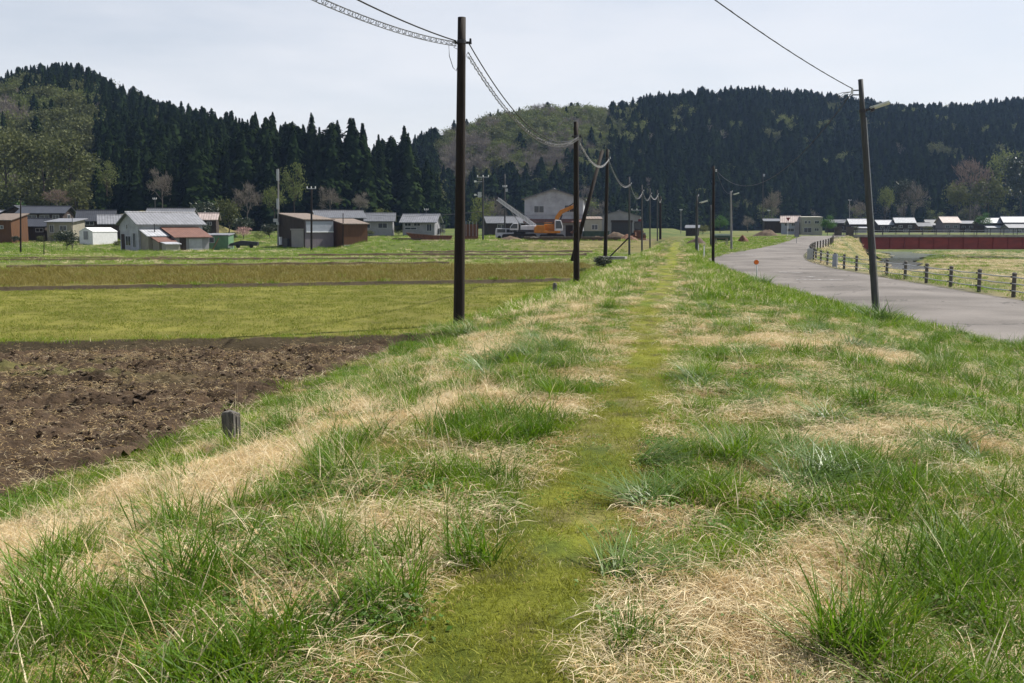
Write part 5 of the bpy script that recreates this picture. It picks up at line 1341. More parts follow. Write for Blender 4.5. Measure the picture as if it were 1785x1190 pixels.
# road signs at the bend, seen from behind
p = px(1388, 430, 112); p.z = zroad(112) - 0.05; k_ = np.interp(112, RLs[:, 1], RLs[:, 0])
t = thing('road_sign', 'grey back of a rectangular road sign on a thin post at the bend', 'sign', (p.x, p.y, p.z), R(-8))
MB().tube([(0, 0, -0.3), (0, 0, 2.55)], 0.035, 8).build('post', M['steel'], t)
bevel(MB().box((0, -0.06, 1.65), (0.52, 0.02, 1.7)).build('panel', M['sign_back'], t), 0.01)
for z_ in (1.1, 2.2): MB().box((0, -0.035, z_), (0.48, 0.03, 0.05)).build('stiffener', M['steel'], t)
p = px(1373, 406, 151); p.z = g1(p.x, p.y)
t = thing('stop_sign', 'dark inverted triangle sign on a pale post in front of the pink roof', 'sign', p)
hS = px(1373, 379, 151).z - p.z
MB().tube([(0, 0, -0.3), (0, 0, hS)], 0.045, 8).build('post', M['white'], t)
MB().prism([(-0.34, hS), (0.34, hS), (0, hS - 0.55)], -0.08, -0.05).build('panel', M['sign_red'], t)

# ------------------------------------------------------------------ bridge
br = thing('bridge', 'dark red steel girder bridge with railing at the right edge', 'bridge', (0, 0, 0))
bx0, bx1 = 51.2, 140.0
def by(x): return 150.2 - 0.02 * (x - bx0)
deckz = 0.22
def bar_along(m_, xa, xb, y_off, z0, z1, th):
    a, b = Vector((xa, by(xa) + y_off, (z0 + z1) / 2)), Vector((xb, by(xb) + y_off, (z0 + z1) / 2)); return m_.bar(a, b, th, z1 - z0)
for yo in (0.35, 4.6):
    bar_along(MB(), bx0 + 0.5, bx1, yo, -1.72, 0.0, 0.04).build('girder', M['girder'], br)
    bar_along(MB(), bx0 + 0.5, bx1, yo, -1.77, -1.724, 0.42).build('flange', M['girder_dark'], br)
    bar_along(MB(), bx0 + 0.5, bx1, yo, 0.004, 0.05, 0.42).build('flange', M['girder_dark'], br)
st0 = None
for k in range(0, 30):
    x_ = bx0 + 1.2 + k * 2.2
    if st0 is None: st0 = MB().box((0, 0, -0.86), (0.05, 0.12, 1.70)).build('stiffener', M['girder'], br); o = st0
    else: o = st0.copy(); COL.objects.link(o); o.parent = br
    o.location = (x_, by(x_) + 0.35 - 0.082, 0)
bar_along(MB(), bx0 - 0.2, bx1, 2.5, 0.054, deckz, 5.4).build('deck', M['concrete'], br)
bar_along(MB(), bx0, bx1, -0.12, deckz + 0.002, deckz + 0.16, 0.22).build('kerb', M['concrete'], br)
bar_along(MB(), bx0, bx1, 5.12, deckz + 0.002, deckz + 0.16, 0.22).build('kerb', M['concrete'], br)
for yo in (-0.12, 5.12):
    for (z_, w_) in [(1.05, 0.07), (0.72, 0.035), (0.42, 0.035)]: bar_along(MB(), bx0, bx1, yo, deckz + z_ - w_ / 2 + 0.1, deckz + z_ + w_ / 2 + 0.1, w_).build('rail', M['dark_steel'] if z_ > 1 else M['steel'], br)
rp0 = None
for yo in (-0.12, 5.12):
    for k in range(0, 32):
        x_ = bx0 + 0.3 + k * 2.0
        if rp0 is None: rp0 = MB().box((0, 0, 0.64), (0.07, 0.07, 0.96)).build('rail_post', M['dark_steel'], br); o = rp0
        else: o = rp0.copy(); COL.objects.link(o); o.parent = br
        o.location = (x_, by(x_) + yo, deckz)
MB().box((bx0 - 0.6, by(bx0) - 0.15, 0.85), (1.0, 0.6, 1.5)).build('parapet_end', M['dark_conc'], br)
MB().box((bx0 - 0.6, by(bx0) + 5.2, 0.85), (1.0, 0.6, 1.5)).build('parapet_end', M['dark_conc'], br)
ab = MB().prism([(bx0 - 3.5, 0.04), (bx0 + 0.45, 0.04), (bx0 + 0.45, -1.78), (bx0 + 2.2, -1.80), (bx0 + 4.6, -3.6), (bx0 - 3.5, -3.6)], by(bx0) - 0.5, by(bx0) + 5.4); ab.build('abutment', M['dark_conc'], br)
pr = MB().tube([(112, by(112) + 2.4, -4.5), (112, by(112) + 2.4, -1.8)], 1.0, 16); pr.build('pier', M['concrete'], br)
# pipe crossing and rocks in the stream
o = MB().box((0, 0, 0), (1, 1, 1))
for (u_, v_, Y_, s_, lab) in [(1585, 452, 138, 1.3, 'grey boulder in the stream bed left under the bridge'), (1557, 461, 128, 0.8, 'smaller dark boulder beside the stream below the bridge')]:
    p = px(u_, v_, Y_); p.z = g1(p.x, p.y)
    bm = bmesh.new(); bmesh.ops.create_icosphere(bm, subdivisions=2, radius=0.5)
    for v_e in bm.verts: v_e.co *= 0.8 + 0.4 * random.random(); v_e.co.z *= 0.6
    me = bpy.data.meshes.new('boulder'); bm.to_mesh(me); bm.free(); me.materials.append(M['concrete'])
    o = link('boulder', me, None, p); o.scale = (s_, s_, s_); tag(o, lab, 'boulder')

# ------------------------------------------------------------------ houses
def add_window(root, x, y, z, w, h, face, fm='frame', gm='glass', mull=1):
    """window at face-local position: face f (-y), b (+y), l (-x), r (+x)"""
    f = MB(); t_ = 0.07; dp = 0.09
    bars = [((0, h / 2), (w + t_, t_)), ((0, -h / 2), (w + t_, t_)), ((-w / 2, 0), (t_, h - t_)), ((w / 2, 0), (t_, h - t_))] + [((-w / 2 + w * (k + 1) / (mull + 1), 0), (t_ * 0.8, h - t_)) for k in range(mull)]
    for (a, b), (sx, sz) in bars:
        if face in 'fb': f.box((a, 0, b), (sx, dp, sz))
        else: f.box((0, a, b), (dp, sx, sz))
    o = f.build('window', M[fm], root, (x, y, z))
    g = MB().box((0, 0, 0), (w - 0.02, 0.03, h - 0.02) if face in 'fb' else (0.03, w - 0.02, h - 0.02)); g.build('pane', M[gm], o)
def add_door(root, x, y, z0, w, h, face, m):
    o = MB().box((0, 0, h / 2), (w, 0.1, h) if face in 'fb' else (0.1, w, h)).build('door', m, root, (x, y, z0))
def house(name, label, cat, u, vb, Y_, rot, w, d, he, hr, wall, roof, oh=0.5, wins=(), doors=(), snap=False, ridge=True, mono=None, wall_b=None, group=None, dz=0.0):
    p = px(u, vb, Y_)
    if snap: p.z = g1(p.x, p.y)
    p.z += dz
    t = thing(name, label, cat, p, R(rot), group)
    x0, x1, y0, y1_ = -w / 2, w / 2, -d / 2, d / 2
    if mono is None:
        m_ = MB(); V = [(x0, y0, -0.8), (x1, y0, -0.8), (x1, y1_, -0.8), (x0, y1_, -0.8), (x0, y0, he), (x1, y0, he), (x1, y1_, he), (x0, y1_, he), (x0, 0, hr), (x1, 0, hr)]
        m_.add(V, [(0, 1, 5, 4), (2, 3, 7, 6), (1, 2, 6, 9, 5), (3, 0, 4, 8, 7), (4, 5, 9, 8), (7, 8, 9, 6), (3, 2, 1, 0)]); m_.build('wall', wall, t)
        sl = (hr - he) / (d / 2); r_ = MB(); th = 0.14
        for sg in (-1, 1):
            ye, ze = sg * (d / 2 + oh), he - sl * oh
            V = [(x0 - oh, 0, hr + 0.02), (x1 + oh, 0, hr + 0.02), (x1 + oh, ye, ze + 0.02), (x0 - oh, ye, ze + 0.02)]; V += [(a, b, c + th) for a, b, c in V]
            r_.add(V, [(0, 1, 2, 3), (7, 6, 5, 4), (0, 4, 5, 1), (1, 5, 6, 2), (2, 6, 7, 3), (3, 7, 4, 0)])
        ro = r_.build('roof', roof, t)
        if ridge: MB().tube([(x0 - oh - 0.03, 0, hr + th + 0.02), (x1 + oh + 0.03, 0, hr + th + 0.02)], 0.13, 6).build('ridge_cap', roof, ro)
    else:      # single pitch: eave heights front (he) and back (hr)
        m_ = MB(); V = [(x0, y0, -0.8), (x1, y0, -0.8), (x1, y1_, -0.8), (x0, y1_, -0.8), (x0, y0, he), (x1, y0, he), (x1, y1_, hr), (x0, y1_, hr)]
        m_.add(V, [(0, 1, 5, 4), (2, 3, 7, 6), (1, 2, 6, 5), (3, 0, 4, 7), (4, 5, 6, 7), (3, 2, 1, 0)]); m_.build('wall', wall, t)
        sl = (hr - he) / d; V = [(x0 - oh, y0 - oh, he - sl * oh + 0.02), (x1 + oh, y0 - oh, he - sl * oh + 0.02), (x1 + oh, y1_ + oh, hr + sl * oh + 0.02), (x0 - oh, y1_ + oh, hr + sl * oh + 0.02)]
        V += [(a, b, c + 0.12) for a, b, c in V]
        MB().add(V, [(3, 2, 1, 0), (4, 5, 6, 7), (0, 1, 5, 4), (1, 2, 6, 5), (2, 3, 7, 6), (3, 0, 4, 7)]).build('roof', roof, t)
    pos = {'f': lambda a: (a, y0 - 0.03), 'b': lambda a: (a, y1_ + 0.03), 'l': lambda a: (x0 - 0.03, a), 'r': lambda a: (x1 + 0.03, a)}
    for q in wins:
        fc, a, z_, ww, hh = q[:5]; xx, yy = pos[fc](a); add_window(t, xx, yy, z_, ww, hh, fc, *(q[5:]))
    for fc, a, ww, hh, dm_ in doors:
        xx, yy = pos[fc](a); add_door(t, xx, yy, 0.0, ww, hh, fc, dm_)
    return t
K = 1 / FPX
# white house with rust-red annex roof
Yw = 138
t = house('house', 'white two-storey house with grey roof and rust-red lean-to in the left meadow', 'house', 283, 433, Yw, 45, 9.2, 5.6, 3.5, 4.9, M['w_white'], M['metal_roof'], 0.45,
          wins=[('l', 0.5, 3.1, 0.5, 0.6, 'frame', 'glass', 0), ('l', 0.3, 1.2, 1.5, 1.3), ('l', -1.6, 1.3, 0.8, 1.9)], doors=[('l', 1.9, 0.9, 2.1, M['w_dark'])], dz=-0.1)
m_ = MB().add([(-4.4, -2.803, 1.2), (-4.4, -5.4, 1.2), (-0.2, -5.4, 1.2), (-0.2, -2.803, 1.2)], []); 
def annex(t, x0, x1, ya, yb, h0, h1, wall, roof, oh=0.3, nm='annex_wall', rn='annex_roof'):
    """lean-to against the front: eave height h0 at ya (front), h1 at yb (house side)"""
    V = [(x0, ya, -0.8), (x1, ya, -0.8), (x1, yb, -0.8), (x0, yb, -0.8), (x0, ya, h0), (x1, ya, h0), (x1, yb, h1), (x0, yb, h1)]
    w_ = MB().add(V, [(0, 1, 5, 4), (2, 3, 7, 6), (1, 2, 6, 5), (3, 0, 4, 7), (4, 5, 6, 7), (3, 2, 1, 0)]).build(nm, wall, t)
    sl = (h1 - h0) / (yb - ya); V = [(x0 - oh, ya - oh, h0 - sl * oh + 0.02), (x1 + oh, ya - oh, h0 - sl * oh + 0.02), (x1 + oh, yb - 0.004, h1 + 0.02), (x0 - oh, yb - 0.004, h1 + 0.02)]
    V += [(a, b, c + 0.1) for a, b, c in V]
    MB().add(V, [(3, 2, 1, 0), (4, 5, 6, 7), (0, 1, 5, 4), (1, 2, 6, 5), (2, 3, 7, 6), (3, 0, 4, 7)]).build(rn, roof, t)
    return w_
w_ = annex(t, -4.3, -1.7, -5.0, -2.81, 1.9, 2.7, M['w_cream'], M['metal_roof2'])
annex(t, -1.2, 3.6, -6.4, -2.81, 1.75, 2.95, M['w_grey'], M['rust_roof'], 0.4)
annex(t, -3.8, -1.6, -7.0, -5.15, 1.1, 1.65, M['w_cream'], M['rust_roof'], 0.25)
annex(t, -3.6, -1.7, -8.6, -7.3, 0.8, 1.0, M['w_beige'], M['metal_roof2'], 0.15)
add_window(t, -3.0, -5.03, 1.2, 1.2, 1.0, 'f')
add_door(t, 1.6, -6.42, 0, 1.9, 1.5, 'f', M['w_white']); add_door(t, -0.2, -6.42, 0, 0.9, 1.6, 'f', M['w_dark'])
MB().bar((3.6, -6.75, -0.5), (4.9, -6.75, 1.6), 0.1).build('porch_post', M['w_brown'], t)
MB().tube([(-2.9, -4.0, 2.4), (-2.9, -4.0, 3.5)], 0.07, 6).build('flue', M['dark_steel'], t)
house('house', 'house with blue-grey tiled roof directly behind the white house', 'house', 300, 395, 176, 8, 7.2, 6, 1.9, 3.0, M['w_grey'], M['tile_grey'], 0.5, wins=[('f', 0, 1.2, 1.4, 0.8)])
t = house('shed', 'green corrugated garden shed right of the white house', 'shed', 385, 430, 140, -4, 3.0, 2.2, 1.55, 1.75, M['green_paint'], M['metal_roof'], 0.12, mono=True, wins=[('f', -0.85, 0.95, 0.7, 0.7, 'frame', 'glass', 0)])
t = house('shed', 'dark open store with pale roof edge between annex and green shed', 'shed', 363, 430, 142, -4, 2.6, 2.2, 1.5, 1.75, M['w_dark'], M['metal_roof'], 0.15, mono=True, wins=[('f', 0.3, 0.7, 0.9, 0.5, 'frame', 'glass', 0)])
# covered trailer-like rack
p = px(428, 431, 139); t = thing('trailer', 'low dark covered trailer lying right of the green shed', 'trailer', p, R(6))
MB().prism([(-2.2, 0.25), (1.7, 0.25), (1.8, 0.75), (-0.5, 0.95), (-2.0, 0.55)], -0.7, 0.7).build('load_bed', M['dark_steel'], t)
for x_ in (-0.9, 0.9): MB().tube([(x_, -0.8, 0.2), (x_, -0.62, 0.2)], 0.28, 12).build('wheel', M['rubber'], t)
MB().box((-2.0, -0.2, 0.15), (0.6, 0.5, 0.4)).build('hitch_box', M['white'], t)
# white vinyl tent / greenhouse
t = house('greenhouse', 'white vinyl-covered greenhouse tent left of the white house', 'greenhouse', 172, 417, 160, 60, 4.6, 3.2, 1.15, 1.75, M['vinyl'], M['vinyl'], 0.05, ridge=False, doors=[('l', 0, 1.0, 1.3, M['w_grey'])])
# dark shed with mauve sheeting and roller shutter
t = house('shed', 'dark brown shed with mauve sheet front and pale roller shutter', 'shed', 534, 430, 151, 40, 4.8, 8.0, 4.0, 4.95, M['w_violet'], M['tan_roof'], 0.2, mono=True)
MB().add([(-2.43, -4.03, -0.7), (-2.43, 4.0, -0.7), (-2.43, 4.0, 4.93), (-2.43, -4.03, 3.98), (-2.36, -4.03, -0.7), (-2.36, 4.0, -0.7), (-2.36, 4.0, 4.93), (-2.36, -4.03, 3.98)], [(0, 1, 2, 3), (7, 6, 5, 4), (0, 4, 5, 1), (1, 5, 6, 2), (2, 6, 7, 3), (3, 7, 4, 0)]).build('gable_board', M['w_dark'], t)
MB().box((0.1, -4.05, 3.05), (4.5, 0.08, 1.5)).build('upper_sheet', M['w_blue'], t)
MB().box((0.1, -4.08, 2.26), (4.5, 0.16, 0.14)).build('eave_strip', M['white'], t)
sh = MB().box((0, 0, 1.25), (0.08, 3.7, 2.5)).build('roller_shutter', M['shutter'], t, (-2.47, -1.95, 0))
for k in range(10): MB().box((-0.05, 0, 0.18 + 0.24 * k), (0.02, 3.66, 0.05)).build('shutter_slat', M['shutter'], sh)
MB().box((-2.52, -1.95, 2.62), (0.2, 3.9, 0.22)).build('shutter_box', M['shutter'], t)
MB().box((-2.6, 3.3, 0.9), (0.3, 0.6, 1.2)).build('meter_box', M['white'], t)
MB().box((-2.6, 1.4, 0.6), (0.35, 1.3, 1.3)).build('door', M['dark_steel'], t)
t = house('shed', 'orange-brown boarded shed with tan roof at the right of the dark shed', 'shed', 608, 429, 151, 38, 4.0, 4.4, 3.3, 4.0, M['w_brown'], M['tan_roof'], 0.25, mono=True)
MB().box((0, -2.23, 0.12), (4.0, 0.1, 0.3)).build('plinth', M['concrete'], t)
house('house', 'dark low house with gabled brown roof behind the brown shed', 'house', 590, 405, 178, 18, 8, 6, 2.6, 3.7, M['w_dark'], M['tile_grey'], 0.5, wins=[('f', 0, 1.6, 1.4, 0.8)])
house('house', 'dark house with white ridge tiles right of the brown shed', 'house', 655, 405, 205, 4, 7.2, 6, 2.2, 3.6, M['w_grey'], M['tile_grey'], 0.6, wins=[('f', -1.8, 1.2, 1.8, 1.0), ('f', 1.6, 1.2, 1.8, 1.0)], dz=0.2)
t = house('house', 'grey house with wide pale hipped roof left of the tallest pole', 'house', 735, 404, 205, -8, 6.6, 5.4, 2.1, 3.5, M['w_grey'], M['metal_roof'], 0.6, wins=[('f', -2.2, 1.5, 1.3, 0.6), ('f', -0.3, 1.5, 1.3, 0.6), ('f', -1.6, 0.7, 2.4, 0.4), ('f', 2.2, 0.9, 1.0, 1.4)])
# far left village
house('house', 'brown boarded shed with faded tan roof at the left edge', 'house', 14, 415, 165, -12, 4.6, 4.0, 2.9, 3.9, M['w_brown'], M['tan_roof'], 0.25, mono=True, wins=[('f', 0.4, 1.8, 0.9, 0.5)], doors=[('f', -1.2, 1.2, 1.9, M['w_dark'])])
house('house', 'dark tiled low house behind the meadow pole at the left', 'house', 58, 414, 172, 6, 5.4, 4.6, 2.0, 3.1, M['w_dark'], M['tile_dark'], 0.5, wins=[('f', 1.9, 1.3, 1.2, 0.6, 'frame', 'glass', 1), ('f', -1.6, 0.8, 0.8, 1.4)])
house('house', 'large dark two-storey house with glossy tiled roof in the left village', 'house', 84, 408, 186, 5, 7.6, 6, 3.9, 5.0, M['w_dark'], M['tile_dark'], 0.6, wins=[('f', -1.6, 3.1, 1.6, 0.8), ('f', 0.6, 3.1, 1.6, 0.8), ('f', 2.6, 3.1, 1.1, 0.8), ('r', 0, 3.0, 1.4, 1.2), ('f', 0, 1.3, 2.0, 1.0)])
house('house', 'gabled dark house with pale trim left of the large two-storey one', 'house', 46, 408, 192, 80, 5.4, 7.4, 3.6, 5.2, M['w_dark'], M['tile_dark'], 0.5, wins=[('l', 0, 3.0, 2.2, 0.7), ('l', -1.6, 1.2, 1.2, 1.0)])
house('house', 'low grey-roofed house at the far left behind the brown shed', 'house', 6, 402, 196, 4, 7.0, 5, 2.6, 3.8, M['w_dark'], M['metal_roof'], 0.5, wins=[('f', 1, 1.5, 1.2, 0.7)])
house('house', 'small house with flat grey roof and cream walls above the camellia bush', 'house', 116, 412, 170, -6, 4.4, 4.2, 2.4, 2.9, M['w_cream'], M['metal_roof'], 0.4, mono=True, wins=[('f', 0.7, 1.4, 1.2, 0.8), ('f', -1.3, 1.3, 0.7, 1.2)])
house('house', 'dark house with grey lean roof left of the greenhouse tent', 'house', 170, 402, 186, 16, 6.2, 5, 1.9, 3.6, M['w_dark'], M['tile_dark'], 0.4, wins=[('f', -1, 1.4, 1.4, 0.7)])
house('house', 'grey-roofed dark barn behind the greenhouse tent', 'house', 203, 408, 176, 22, 5.2, 4.6, 1.9, 3.2, M['w_dark'], M['metal_roof'], 0.45, wins=[('f', 1.0, 1.1, 1.0, 0.7)])
house('house', 'weathered grey-roofed shed among bushes right of the white house', 'house', 362, 400, 186, 8, 3.6, 3.4, 1.9, 2.9, M['w_dark'], M['pink_roof'], 0.4, wins=[('f', 0.6, 1.1, 0.8, 0.6)])

# big white gable house behind the excavator, dark store next to it, warehouse
t = house('house', 'big white gabled two-storey house behind the orange excavator', 'house', 968, 413, 170, 84, 10.0, 9.6, 6.3, 7.8, M['w_white'], M['tile_grey'], 0.5,
          wins=[('l', 2.4, 4.6, 1.6, 1.1), ('l', -2.6, 4.7, 1.6, 1.1), ('l', 0.6, 1.3, 2.0, 1.2)], doors=[('l', -2.6, 1.2, 2.0, M['w_dark'])])
V = [(-5.03, -4.9, 2.9), (-5.03, 4.9, 2.9), (-6.6, 4.9, 2.4), (-6.6, -4.9, 2.4)]; V += [(a, b, c + 0.12) for a, b, c in V]
MB().add(V, [(3, 2, 1, 0), (4, 5, 6, 7), (0, 1, 5, 4), (1, 2, 6, 5), (2, 3, 7, 6), (3, 0, 4, 7)]).build('porch_roof', M['rust_roof'], t)
for y_ in (-4.6, 0, 4.6): MB().bar((-6.4, y_, -0.8), (-6.4, y_, 2.42), 0.14).build('porch_post', M['w_brown'], t)
MB().box((-5.03, 0, 3.65), (0.06, 9.5, 0.05)).build('wall_joint', M['w_grey'], t)
MB().bar((-5.1, -4.85, -0.5), (-5.1, -4.85, 6.0), 0.11).build('downpipe', M['white'], t)
house('shed', 'small pale-roofed lean-to between white house and grey warehouse', 'shed', 1031, 410, 172, 0, 3.2, 3.5, 2.7, 3.1, M['w_beige'], M['tan_roof'], 0.15, mono=True, wins=[('f', 0.4, 1.4, 1.0, 0.8)])
t = house('warehouse', 'grey gabled warehouse with a dark wide doorway behind the third pole', 'warehouse', 1078, 408, 182, 86, 9, 7.4, 3.1, 4.1, M['w_grey'], M['tile_grey'], 0.2)
MB().box((-4.53, -0.4, 0.9), (0.06, 3.6, 2.4)).build('door', M['dark_steel'], t); MB().box((-4.56, -0.4, 2.3), (0.12, 3.8, 0.4)).build('door_lintel', M['w_dark'], t)
house('house', 'dim dark house with grey roof between the crane boom and white house', 'house', 878, 405, 210, 10, 7.5, 6, 2.0, 3.2, M['w_dark'], M['tile_grey'], 0.5, wins=[('f', -1, 1.2, 1.6, 0.9)])
p = px(880, 411, 166); p.z = -0.45
t = thing('van', 'small white van parked behind the crane tracks', 'van', p, R(4))
vb = MB().prism([(-1.5, 0.3), (1.5, 0.3), (1.55, 1.0), (1.1, 1.75), (-1.45, 1.8), (-1.55, 1.0)], -0.75, 0.75); bevel(vb.build('body', M['crane_white'], t), 0.06, 2)
MB().prism([(0.2, 1.1), (1.2, 1.1), (0.95, 1.62), (0.2, 1.66)], -0.765, 0.765).build('window', M['glass'], t)
MB().prism([(-1.3, 1.1), (0.05, 1.1), (0.05, 1.66), (-1.3, 1.66)], -0.765, 0.765).build('window', M['glass'], t)
for x_ in (-0.95, 0.95):
    for y_ in (-0.72, 0.72): MB().tube([(x_, y_ - 0.08, 0.3), (x_, y_ + 0.08, 0.3)], 0.3, 14).build('wheel', M['rubber'], t)

# right side: houses beyond the road and river
house('house', 'small dark hut with grey lean roof left behind the roadside poles', 'hut', 1207, 408, 205, -12, 2.6, 2.6, 1.2, 1.7, M['w_dark'], M['tile_grey'], 0.2, mono=True)
house('house', 'dark brown barn left of the house with the pink roof', 'barn', 1346, 400, 235, -10, 3.8, 4, 1.9, 2.4, M['w_dark'], M['tile_grey'], 0.3, mono=True)
house('house', 'blue-grey house with bright pinkish roof at the road bend', 'house', 1377, 406, 225, -14, 3.8, 4.4, 2.4, 3.7, M['w_blue'], M['pink_roof'], 0.35, wins=[('f', -0.8, 1.9, 0.9, 0.6), ('f', 0.7, 1.9, 0.9, 0.6), ('r', 0, 1.8, 0.9, 0.7), ('f', 0, 0.7, 1.6, 0.7)])
t = house('house', 'plain pale block building with square windows at the road bend', 'building', 1412, 407, 222, -8, 4.4, 5, 3.5, 3.7, M['w_beige'], M['w_beige'], 0.05, mono=True, wins=[('f', -1.35, 2.5, 0.5, 0.6, 'frame', 'glass', 0), ('f', -0.6, 2.5, 0.5, 0.6, 'frame', 'glass', 0), ('f', 1.0, 2.5, 0.9, 0.6), ('f', -0.9, 0.8, 1.6, 1.0), ('f', 1.0, 0.9, 0.9, 0.6)])
FH = [(1463, 400, 330, 9, 3.0, 4.2, 'w_dark', 'tile_grey', 'long low dark house at the left end of the far row'), (1492, 405, 320, 5.6, 3.6, 5.4, 'w_dark', 'metal_roof2', 'far house with bright roof and lean-to, left of the lamp pole'), (1538, 404, 325, 5.0, 3.2, 4.8, 'w_dark', 'metal_roof2', 'far dark house with bright roof just right of the lamp pole'),
      (1574, 404, 322, 6.2, 3.9, 5.7, 'w_dark', 'metal_roof2', 'far dark house with wide bright roof, second right of the lamp pole'), (1607, 404, 330, 4.2, 2.6, 3.9, 'w_brown', 'tile_grey', 'small far reddish house beside the wide bright roof'), (1651, 405, 322, 5.8, 4.2, 6.3, 'w_violet', 'pink_roof', 'tall far house with orange-tinted roof in the middle of the row'),
      (1626, 404, 335, 5.6, 3.2, 5.2, 'w_dark', 'tile_grey', 'dark far house with blue-grey gable left of the orange-tinted roof'), (1680, 404, 330, 5.2, 3.6, 4.6, 'w_dark', 'metal_roof', 'far house with flat grey roof right of the orange-tinted roof'), (1722, 405, 318, 7.0, 4.0, 5.7, 'w_dark', 'metal_roof2', 'far dark house with double bright roof behind the small green tree'),
      (1764, 405, 315, 7.2, 4.2, 6.2, 'w_dark', 'metal_roof2', 'far house with the largest bright roof near the right edge'), (1768, 406, 298, 5.6, 2.2, 3.4, 'w_grey', 'metal_roof', 'low grey house in front of the largest bright roof'), (1800, 404, 320, 6, 3.6, 5.0, 'w_dark', 'metal_roof', 'far house cut by the right edge of the picture')]
for i, (u_, vb, Y_, w_, he, hr, wm, rm, lab) in enumerate(FH):
    he *= 0.86; hr *= 0.84; w_ *= 0.92
    t = house('house', lab, 'house', u_, vb + 2, Y_, -8 + 5 * (i % 3), w_, 5.4, he, hr, M[wm], M[rm], 0.45, wins=[('f', -w_ * 0.25, he * 0.62, 1.1, 0.8), ('f', w_ * 0.25, he * 0.62, 1.1, 0.8), ('f', 0.2, 0.9, 1.4, 0.8)], group='houses beyond the river')
    if i in (1, 8): annex(t, -w_ * 0.4, w_ * 0.4, -4.6, -2.71, he * 0.55, he * 0.72, M['w_grey'], M['metal_roof2'])

# ------------------------------------------------------------------ construction site
ZP = -0.42
def site(u, v, Y_): p = px(u, v, Y_); p.z = g1(p.x, p.y); return p
p = site(962, 417, 157)
ex = thing('excavator', 'orange crawler excavator with raised bent boom behind the second pole', 'excavator', p, R(3))
for sgn in (-1, 1):
    tr = MB(); n = 18; pr = []
    for k in range(n):
        a = 2 * PI * k / n; pr.append((math.cos(a) * 0.42 + (1.45 if math.cos(a) > 0 else -1.45), 0.44 + math.sin(a) * 0.42))
    tr.prism(pr, sgn * 1.0 - 0.28, sgn * 1.0 + 0.28); o = tr.build('track', M['rubber'], ex)
    for x_ in (-1.4, -0.7, 0, 0.7, 1.4): MB().tube([(x_, sgn * 1.0 - 0.30, 0.42), (x_, sgn * 1.0 + 0.30, 0.42)], 0.2, 10).build('roller', M['dark_steel'], o)
MB().tube([(0, 0, 0.7), (0, 0, 1.0)], 0.75, 16).build('slew_ring', M['dark_steel'], ex)
bevel(MB().box((-0.5, 0, 1.22), (3.4, 2.3, 0.4)).build('platform', M['ex_orange'], ex), 0.05)
cw = MB().prism([(-2.75, 1.05), (-1.2, 1.05), (-1.2, 2.25), (-2.45, 2.2), (-2.75, 1.9)], -1.2, 1.2); bevel(cw.build('counterweight', M['ex_orange'], ex), 0.08, 2)
bevel(MB().box((-0.3, 0.5, 1.95), (1.7, 1.2, 1.0)).build('engine_cover', M['ex_orange'], ex), 0.05)
MB().tube([(-1.0, 0.6, 2.4), (-1.0, 0.6, 3.0)], 0.08, 8).build('exhaust', M['dark_steel'], ex)
MB().tube([(-1.3, -1.0, 2.2), (-1.3, -1.0, 2.65), (-0.1, -1.0, 2.65), (-0.1, -1.0, 2.2)], 0.03, 5).build('handrail', M['ex_orange'], ex)
cb = MB().prism([(0.35, 1.4), (1.55, 1.4), (1.62, 2.0), (1.3, 3.05), (0.4, 3.1)], -1.15, -0.2); bevel(cb.build('cab', M['crane_white'], ex), 0.05)
MB().prism([(0.48, 1.75), (1.42, 1.75), (1.48, 2.05), (1.22, 2.92), (0.5, 2.95)], -1.17, -0.18).build('window', M['glass'], ex)
MB().prism([(1.6, 1.75), (1.645, 2.0), (1.38, 2.9), (1.33, 2.9)], -1.05, -0.3).build('windscreen', M['glass'], ex)
def limb(parts, name, poly, y0, y1_, m): o = MB().prism(poly, y0, y1_).build(name, m, ex); bevel(o, 0.03); return o
limb(0, 'boom', [(0.2, 1.5), (0.75, 1.45), (1.0, 3.1), (1.7, 4.1), (3.9, 5.15), (3.85, 5.45), (3.55, 5.5), (1.25, 4.6), (0.55, 3.6)], 0.02, 0.5, M['ex_orange'])
limb(0, 'stick', [(3.35, 5.65), (3.75, 5.75), (3.95, 5.3), (4.0, 2.4), (3.7, 2.35), (3.45, 4.6)], 0.08, 0.44, M['ex_orange'])
limb(0, 'bucket', [(3.6, 2.4), (4.0, 2.5), (4.15, 1.9), (4.0, 1.2), (3.2, 0.95), (2.9, 1.15), (3.45, 1.5)], -0.35, 0.85, M['rust'])
for y_ in (-0.06, 0.58): MB().tube([(0.9, y_, 1.7), (1.6, y_, 3.9)], 0.09, 8).build('boom_cylinder', M['dark_steel'], ex)
MB().tube([(2.0, 0.26, 4.85), (3.45, 0.26, 5.7)], 0.08, 8).build('stick_cylinder', M['dark_steel'], ex)
MB().tube([(3.62, 0.26, 4.9), (3.55, 0.26, 2.6)], 0.06, 8).build('bucket_cylinder', M['dark_steel'], ex)
